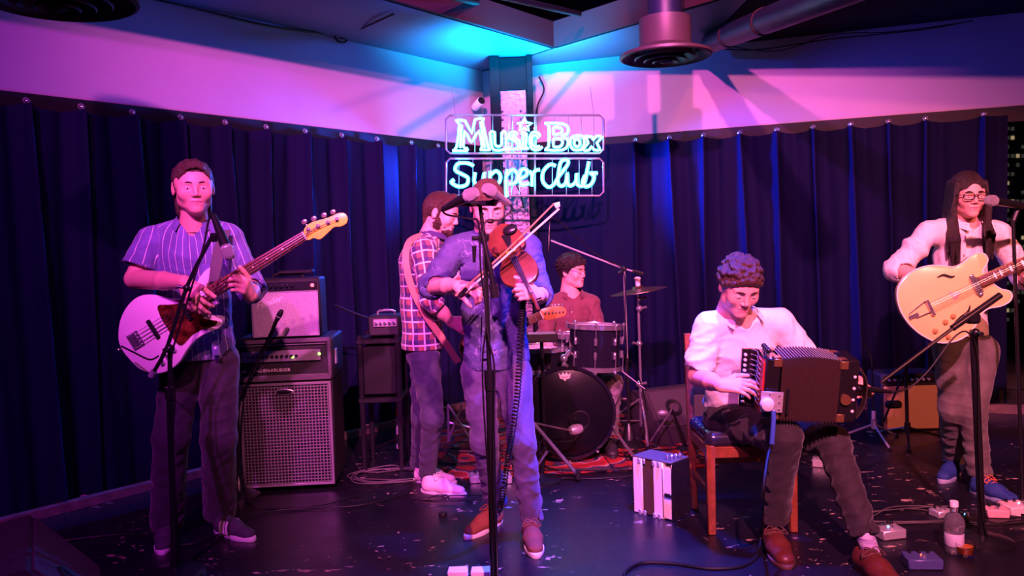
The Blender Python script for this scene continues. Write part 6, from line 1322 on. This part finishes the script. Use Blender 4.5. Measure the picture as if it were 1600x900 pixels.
# ------------------------------------------------------------------ wedge monitors
def wedge(label, c, yaw, W_=.60, D_=.42, Hh_=.38, m=None):
    c = np.array(c, float); R = np.array([(math.cos(yaw), math.sin(yaw), 0), (-math.sin(yaw), math.cos(yaw), 0), (0, 0, 1)]); g = thing('wedge_monitor', label, 'speaker', tuple(c))
    P = lambda a, b, z: c+V(a, b, z)@R; pr = [(-D_/2, 0), (D_/2, 0), (D_/2, Hh_*.30), (D_*.02, Hh_), (-D_/2, Hh_*.92)]
    MB().prism([P(-W_/2, b, z) for b, z in pr], -R[0], W_, .010).build('cabinet', m or mat('carpeted_black', (.022, .016, .022), .8, bump=.5, bscale=200), g)
    A, B = V(0, D_/2, Hh_*.30), V(0, D_*.02, Hh_); n_ = nrm(np.cross(V(1, 0, 0), B-A)); n_ = n_ if n_[2] > 0 else -n_; mid_ = (A+B)/2; s_ = nrm(B-A); gR = np.array([R[0], s_@R, n_@R])
    MB().box(c+(mid_+n_*.004)@R, (W_*.92, np.linalg.norm(B-A)*.88, .012), gR, .004).build('grille', mat('grey_perforated_grille', (.07, .06, .07), .6, bump=1, bscale=400), g)
    MB().lathe([(.035, .004), (.045, .012), (.060, .012), (.066, .004)], c+(mid_+n_*.008+V(W_*.2, 0, 0))@R, n_@R, 24).build('horn_ring', M_black, g); return g, c, R
# ------------------------------------------------------------------ chair
g = thing('dining_chair', 'wooden restaurant chair with dark vinyl seat under the accordionist', 'chair', (1.10, 3.95, 0)); M_wood = mat('red_brown_wood', (.26, .075, .03), .35, coat=.3, noise=.3, nscale=30)
lx0, lx1, ly0, ly1, sz = .915, 1.305, 3.76, 4.14, .43
def leg(a, b): MB().tube([a, b], [.021, .024], 4).build('leg', M_wood, g, smooth=30)
for x in (lx0, lx1): MB().box((x, ly0, sz/2), (.040, .040, sz), bev=.005).build('leg', M_wood, g); MB().box((x, ly1+.02, .46), (.036, .042, .92), frame_from(x=(1, 0, 0), z=(0, .07, 1)), .005).build('back_post', M_wood, g)
cxm = (lx0+lx1)/2
for (c_, d_) in (((cxm, ly0, sz-.035), (lx1-lx0, .024, .055)), ((cxm, ly1, sz-.035), (lx1-lx0, .024, .055)), ((lx0, (ly0+ly1)/2, sz-.035), (.024, ly1-ly0, .055)), ((lx1, (ly0+ly1)/2, sz-.035), (.024, ly1-ly0, .055))): MB().box(c_, d_, bev=.004).build('seat_rail', M_wood, g)
for z in (.33, .25): MB().box((cxm, ly1, z), (lx1-lx0, .02, .03), bev=.004).build('stretcher', M_wood, g)
for x in (lx0, lx1): MB().box((x, (ly0+ly1)/2, .20), (.02, ly1-ly0, .03), bev=.004).build('stretcher', M_wood, g)
for z in (.62, .74, .86): MB().box((cxm, ly1+.03+.07*(z-.46), z), (lx1-lx0, .018, .05), bev=.004).build('back_slat', M_wood, g)
v = Vol((lx0-.06, ly0-.06, sz-.03), (lx1+.06, ly1+.04, sz+.10), .006)
for i in range(2): v.cone((lx0+.02, ly0+.02+.32*i, sz+.025), (lx1-.02, ly0+.02+.32*i, sz+.025), .034, k=.02)
for k_ in range(6): v.cone((lx0+.02, ly0+.02+.064*k_, sz+.026), (lx1-.02, ly0+.02+.064*k_, sz+.026), .032, k=.03)
vs, fs = v.mesh(); mkmesh('seat', vs, fs, mat('black_vinyl', (.02, .018, .03), .2, coat=.4), g)
wedge('black wedge monitor on the rug behind the chair', (fl(1050, 690)[0]+.08, 5.72, 0), math.radians(205), .60, .40, .36)
wedge('black wedge monitor cut off by the bottom left corner', (-1.80, 2.86, 0), math.radians(-60), .66, .50, .40)
# ------------------------------------------------------------------ things on the floor
bt = fl(1491, 863); g = thing('water_bottle', 'clear plastic water bottle with white cap on the floor', 'bottle', tuple(bt)); h_ = at(1491, 783, bt[1])[2]; k_ = h_/.20
MB().lathe([(0, .002), (.030*k_, .002), (.033*k_, .008), (.033*k_, .03)]+[(.031*k_+.002*(i % 2), .035+.012*i) for i in range(5)]+[(.034*k_, .095), (.037*k_, .112), (.037*k_, .135), (.033*k_, .155), (.023*k_, .170), (.014*k_, .178), (.013*k_, .184*k_)], bt, (0, 0, 1), 24).build('bottle_shell', mat('clear_plastic', (.95, .95, 1), .06, trans=.93, ior=1.3), g)
MB().cyl(bt+V(0, 0, .180*k_), bt+V(0, 0, h_), .0155*k_, n=16).build('cap', mat('white_cap', (.85, .85, .85), .4), g); MB().lathe([(.0335*k_, .035), (.0345*k_, .037), (.0345*k_, .088), (.0335*k_, .09)], bt, (0, 0, 1), 24).build('label_band', mat('pale_label', (.5, .5, .6), .4), g)
gt = fl(1508, 868); g = thing('whiskey_glass', 'short glass of amber drink beside the water bottle', 'glass', tuple(gt)); MB().lathe([(0, .002), (.034, .002), (.040, .05), (.041, .056), (.038, .056), (.032, .012), (0, .012)], gt, (0, 0, 1), 24).build('tumbler', mat('clear_glass', (1, 1, 1), .03, trans=1), g); MB().lathe([(0, .013), (.031, .013), (.035, .040), (0, .040)], gt, (0, 0, 1), 24).build('drink', mat('amber_whiskey', (.95, .28, .03), .05, trans=.6, ior=1.33), g)
def pedal(label, px, py, sx, sy, h, m, knobs=3, led=None, yaw=0, cat='pedal'):
    c = fl(px, py); R = np.array([(math.cos(yaw), math.sin(yaw), 0), (-math.sin(yaw), math.cos(yaw), 0), (0, 0, 1)]); g = thing('effects_pedal', label, cat, tuple(c)); P = lambda a, b, z: c+V(a, b, z)@R
    MB().box(P(0, 0, h/2), (sx, sy, h), R, .005).build('housing', m, g)
    for i in range(knobs): p = P(sx*(-.5+(i+.5)/knobs)*.8, sy*.28, h); MB().cyl(p, p+V(0, 0, .014), .007, n=10).build('knob', M_blackg, g)
    p = P(0, -sy*.25, h); MB().cyl(p, p+V(0, 0, .014), .009, n=10).build('footswitch', M_chrome, g)
    if led: p = P(0, .0, h+.002); MB().sph(p, .005).build('lamp', led, g)
M_bl = mat('blue_led', (.1, .2, .8), .3, emit=(.1, .45, 1), es=5); M_rl = mat('red_led', (.6, .1, .1), .3, emit=(1, .1, .05), es=4)
pedal('silver effects pedal with knobs right of the shoe', 1388, 838, .12, .10, .045, M_steel, 5, M_bl, .2); pedal('pale effects pedal with a blue light at the right edge', 1592, 802, .16, .11, .05, mat('cream_metal', (.7, .55, .5), .4), 3, M_bl, .1)
pedal('pink effects pedal behind the right-hand stand', 1556, 806, .10, .08, .04, mat('rose_metal', (.6, .35, .35), .4), 2, None, -.2); pedal('low dark pedal left of the water bottle', 1470, 806, .09, .07, .035, M_steel, 2, None, .3)
pedal('dark effects pedal nearest the bottom right', 1440, 884, .14, .10, .045, mat('dark_blue_metal', (.06, .07, .2), .3), 3, M_rl, -.1); pedal('silver volume pedal just behind the brown shoes', 790, 752, .07, .12, .045, M_steel, 1, None, .1)
pedal('small pedal between the guitarist\'s legs and the violinist', 743, 752, .07, .10, .045, M_steel, 1, None, .1); pedal('knobbly pedal beside the chair\'s right side', 1283, 728, .10, .09, .05, M_steel, 5, None, -.4)
pedal('small tuner pedal behind the stand right of the bottle', 1508, 815, .09, .07, .035, M_black, 2, M_bl, 0)
tag(MB().lathe([(0, 0), (.022, 0), (.023, .012), (.019, .018), (0, .018)], fl(692, 806), (0, 0, 1), 20).build('round_pad', M_black), 'small round black puck on the floor below the pale trainers', 'puck')
M_paper = mat('white_paper', (.8, .8, .8), .7)
for i, (px, lb) in enumerate(((716, 'left one of two white floor boxes at the bottom edge'), (752, 'right one of two white floor boxes at the bottom edge'))): tag(MB().box(fl(px, 903)+V(0, 0, .02), (.085, .06, .04), bev=.004).build('floor_box', M_paper), lb, 'box')
wr_ = np.random.RandomState(4)
def loopcable(cx_, cy_, rx, ry, n_, label, r=.004, m=None, seed=0):
    q = np.random.RandomState(seed); c = fl(cx_, cy_); P = [c+V(rx*math.cos(t)*(1+.25*q.randn()), ry*math.sin(t)*(1+.25*q.randn()), .008+.006*abs(q.randn())) for t in np.linspace(q.rand()*6, q.rand()*6+n_*2*math.pi, n_*7)]
    cable('cable', P, r, label, m)
M_gc = mat('grey_cable', (.08, .07, .07), .5)
loopcable(720, 716, .30, .20, 5, 'tangle of black cables on the rug behind the pale trainers', seed=1); loopcable(745, 700, .28, .16, 4, 'second tangle of thinner cables on the rug behind the trainers', .003, M_gc, 2)
loopcable(700, 782, .16, .06, 2, 'loose loop of cable in front of the pale trainers', .003, None, 3); loopcable(900, 742, .5, .09, 3, 'cables lying at the front edge of the rug below the bass drum', .0035, None, 4)
loopcable(1060, 712, .35, .16, 4, 'cables heaped on the rug before the right wedge monitor', .004, None, 5); loopcable(610, 745, .25, .15, 5, 'cables heaped below the dark rack', .004, M_gc, 6)
loopcable(1290, 720, .18, .16, 3, 'loose cable behind the accordionist\'s legs', .003, None, 7); loopcable(1420, 810, .28, .10, 3, 'thin pale cables around the silver pedal', .0028, M_gc, 8)
loopcable(1560, 815, .20, .08, 4, 'dark cables around the pale pedal at the right edge', .0035, None, 9)
cable('cable', [fl(60, 850, .01), fl(200, 835, .01), fl(300, 850, .01), fl(420, 800, .01), fl(560, 790, .01), fl(640, 770, .01)], .004, 'long cable crossing the floor from the bottom left towards the trainers')
cable('cable', [at(962, 555, 5.3), at(990, 570, 5.4), at(1010, 640, 5.5), fl(1000, 700, .012), fl(1060, 715, .012), fl(1090, 690, .012)], .004, 'cable hanging from the rack tom to the rug')
# keyboard between plaid person and drum kit
g = thing('keyboard', 'small keyboard edge with bright panel between the violinist and the drummer', 'keyboard', tuple(at(846, 527, 5.0))); c = at(846, 527, 5.0); MB().box(c, (.20, .16, .05), bev=.008).build('case', M_tolex, g); MB().box(c+V(0, -.02, .028), (.17, .09, .006), bev=.002).build('panel', M_alu, g)
MB().tube([c+V(0, 0, -.03), V(c[0], c[1], .1)], .012, 8).build('stand_post', M_tube, g); tripod(g, (c[0], c[1], 0), .12, .22)
# blue-lit frames behind the plaid person
k = fl(716, 690); g = thing('keyboard_stand', 'folded crossed metal stand between the plaid-shirted person and the violinist', 'stand', tuple(k)); Yk2 = k[1]
for (a, b) in (((700, 632), (738, 690)), ((722, 632), (700, 690)), ((742, 640), (725, 720)), ((700, 632), (701, 690)), ((700, 660), (735, 668))): MB().tube([at(*a, Yk2), at(*b, Yk2-.02)], .009, 8).build('bar', M_steel, g)
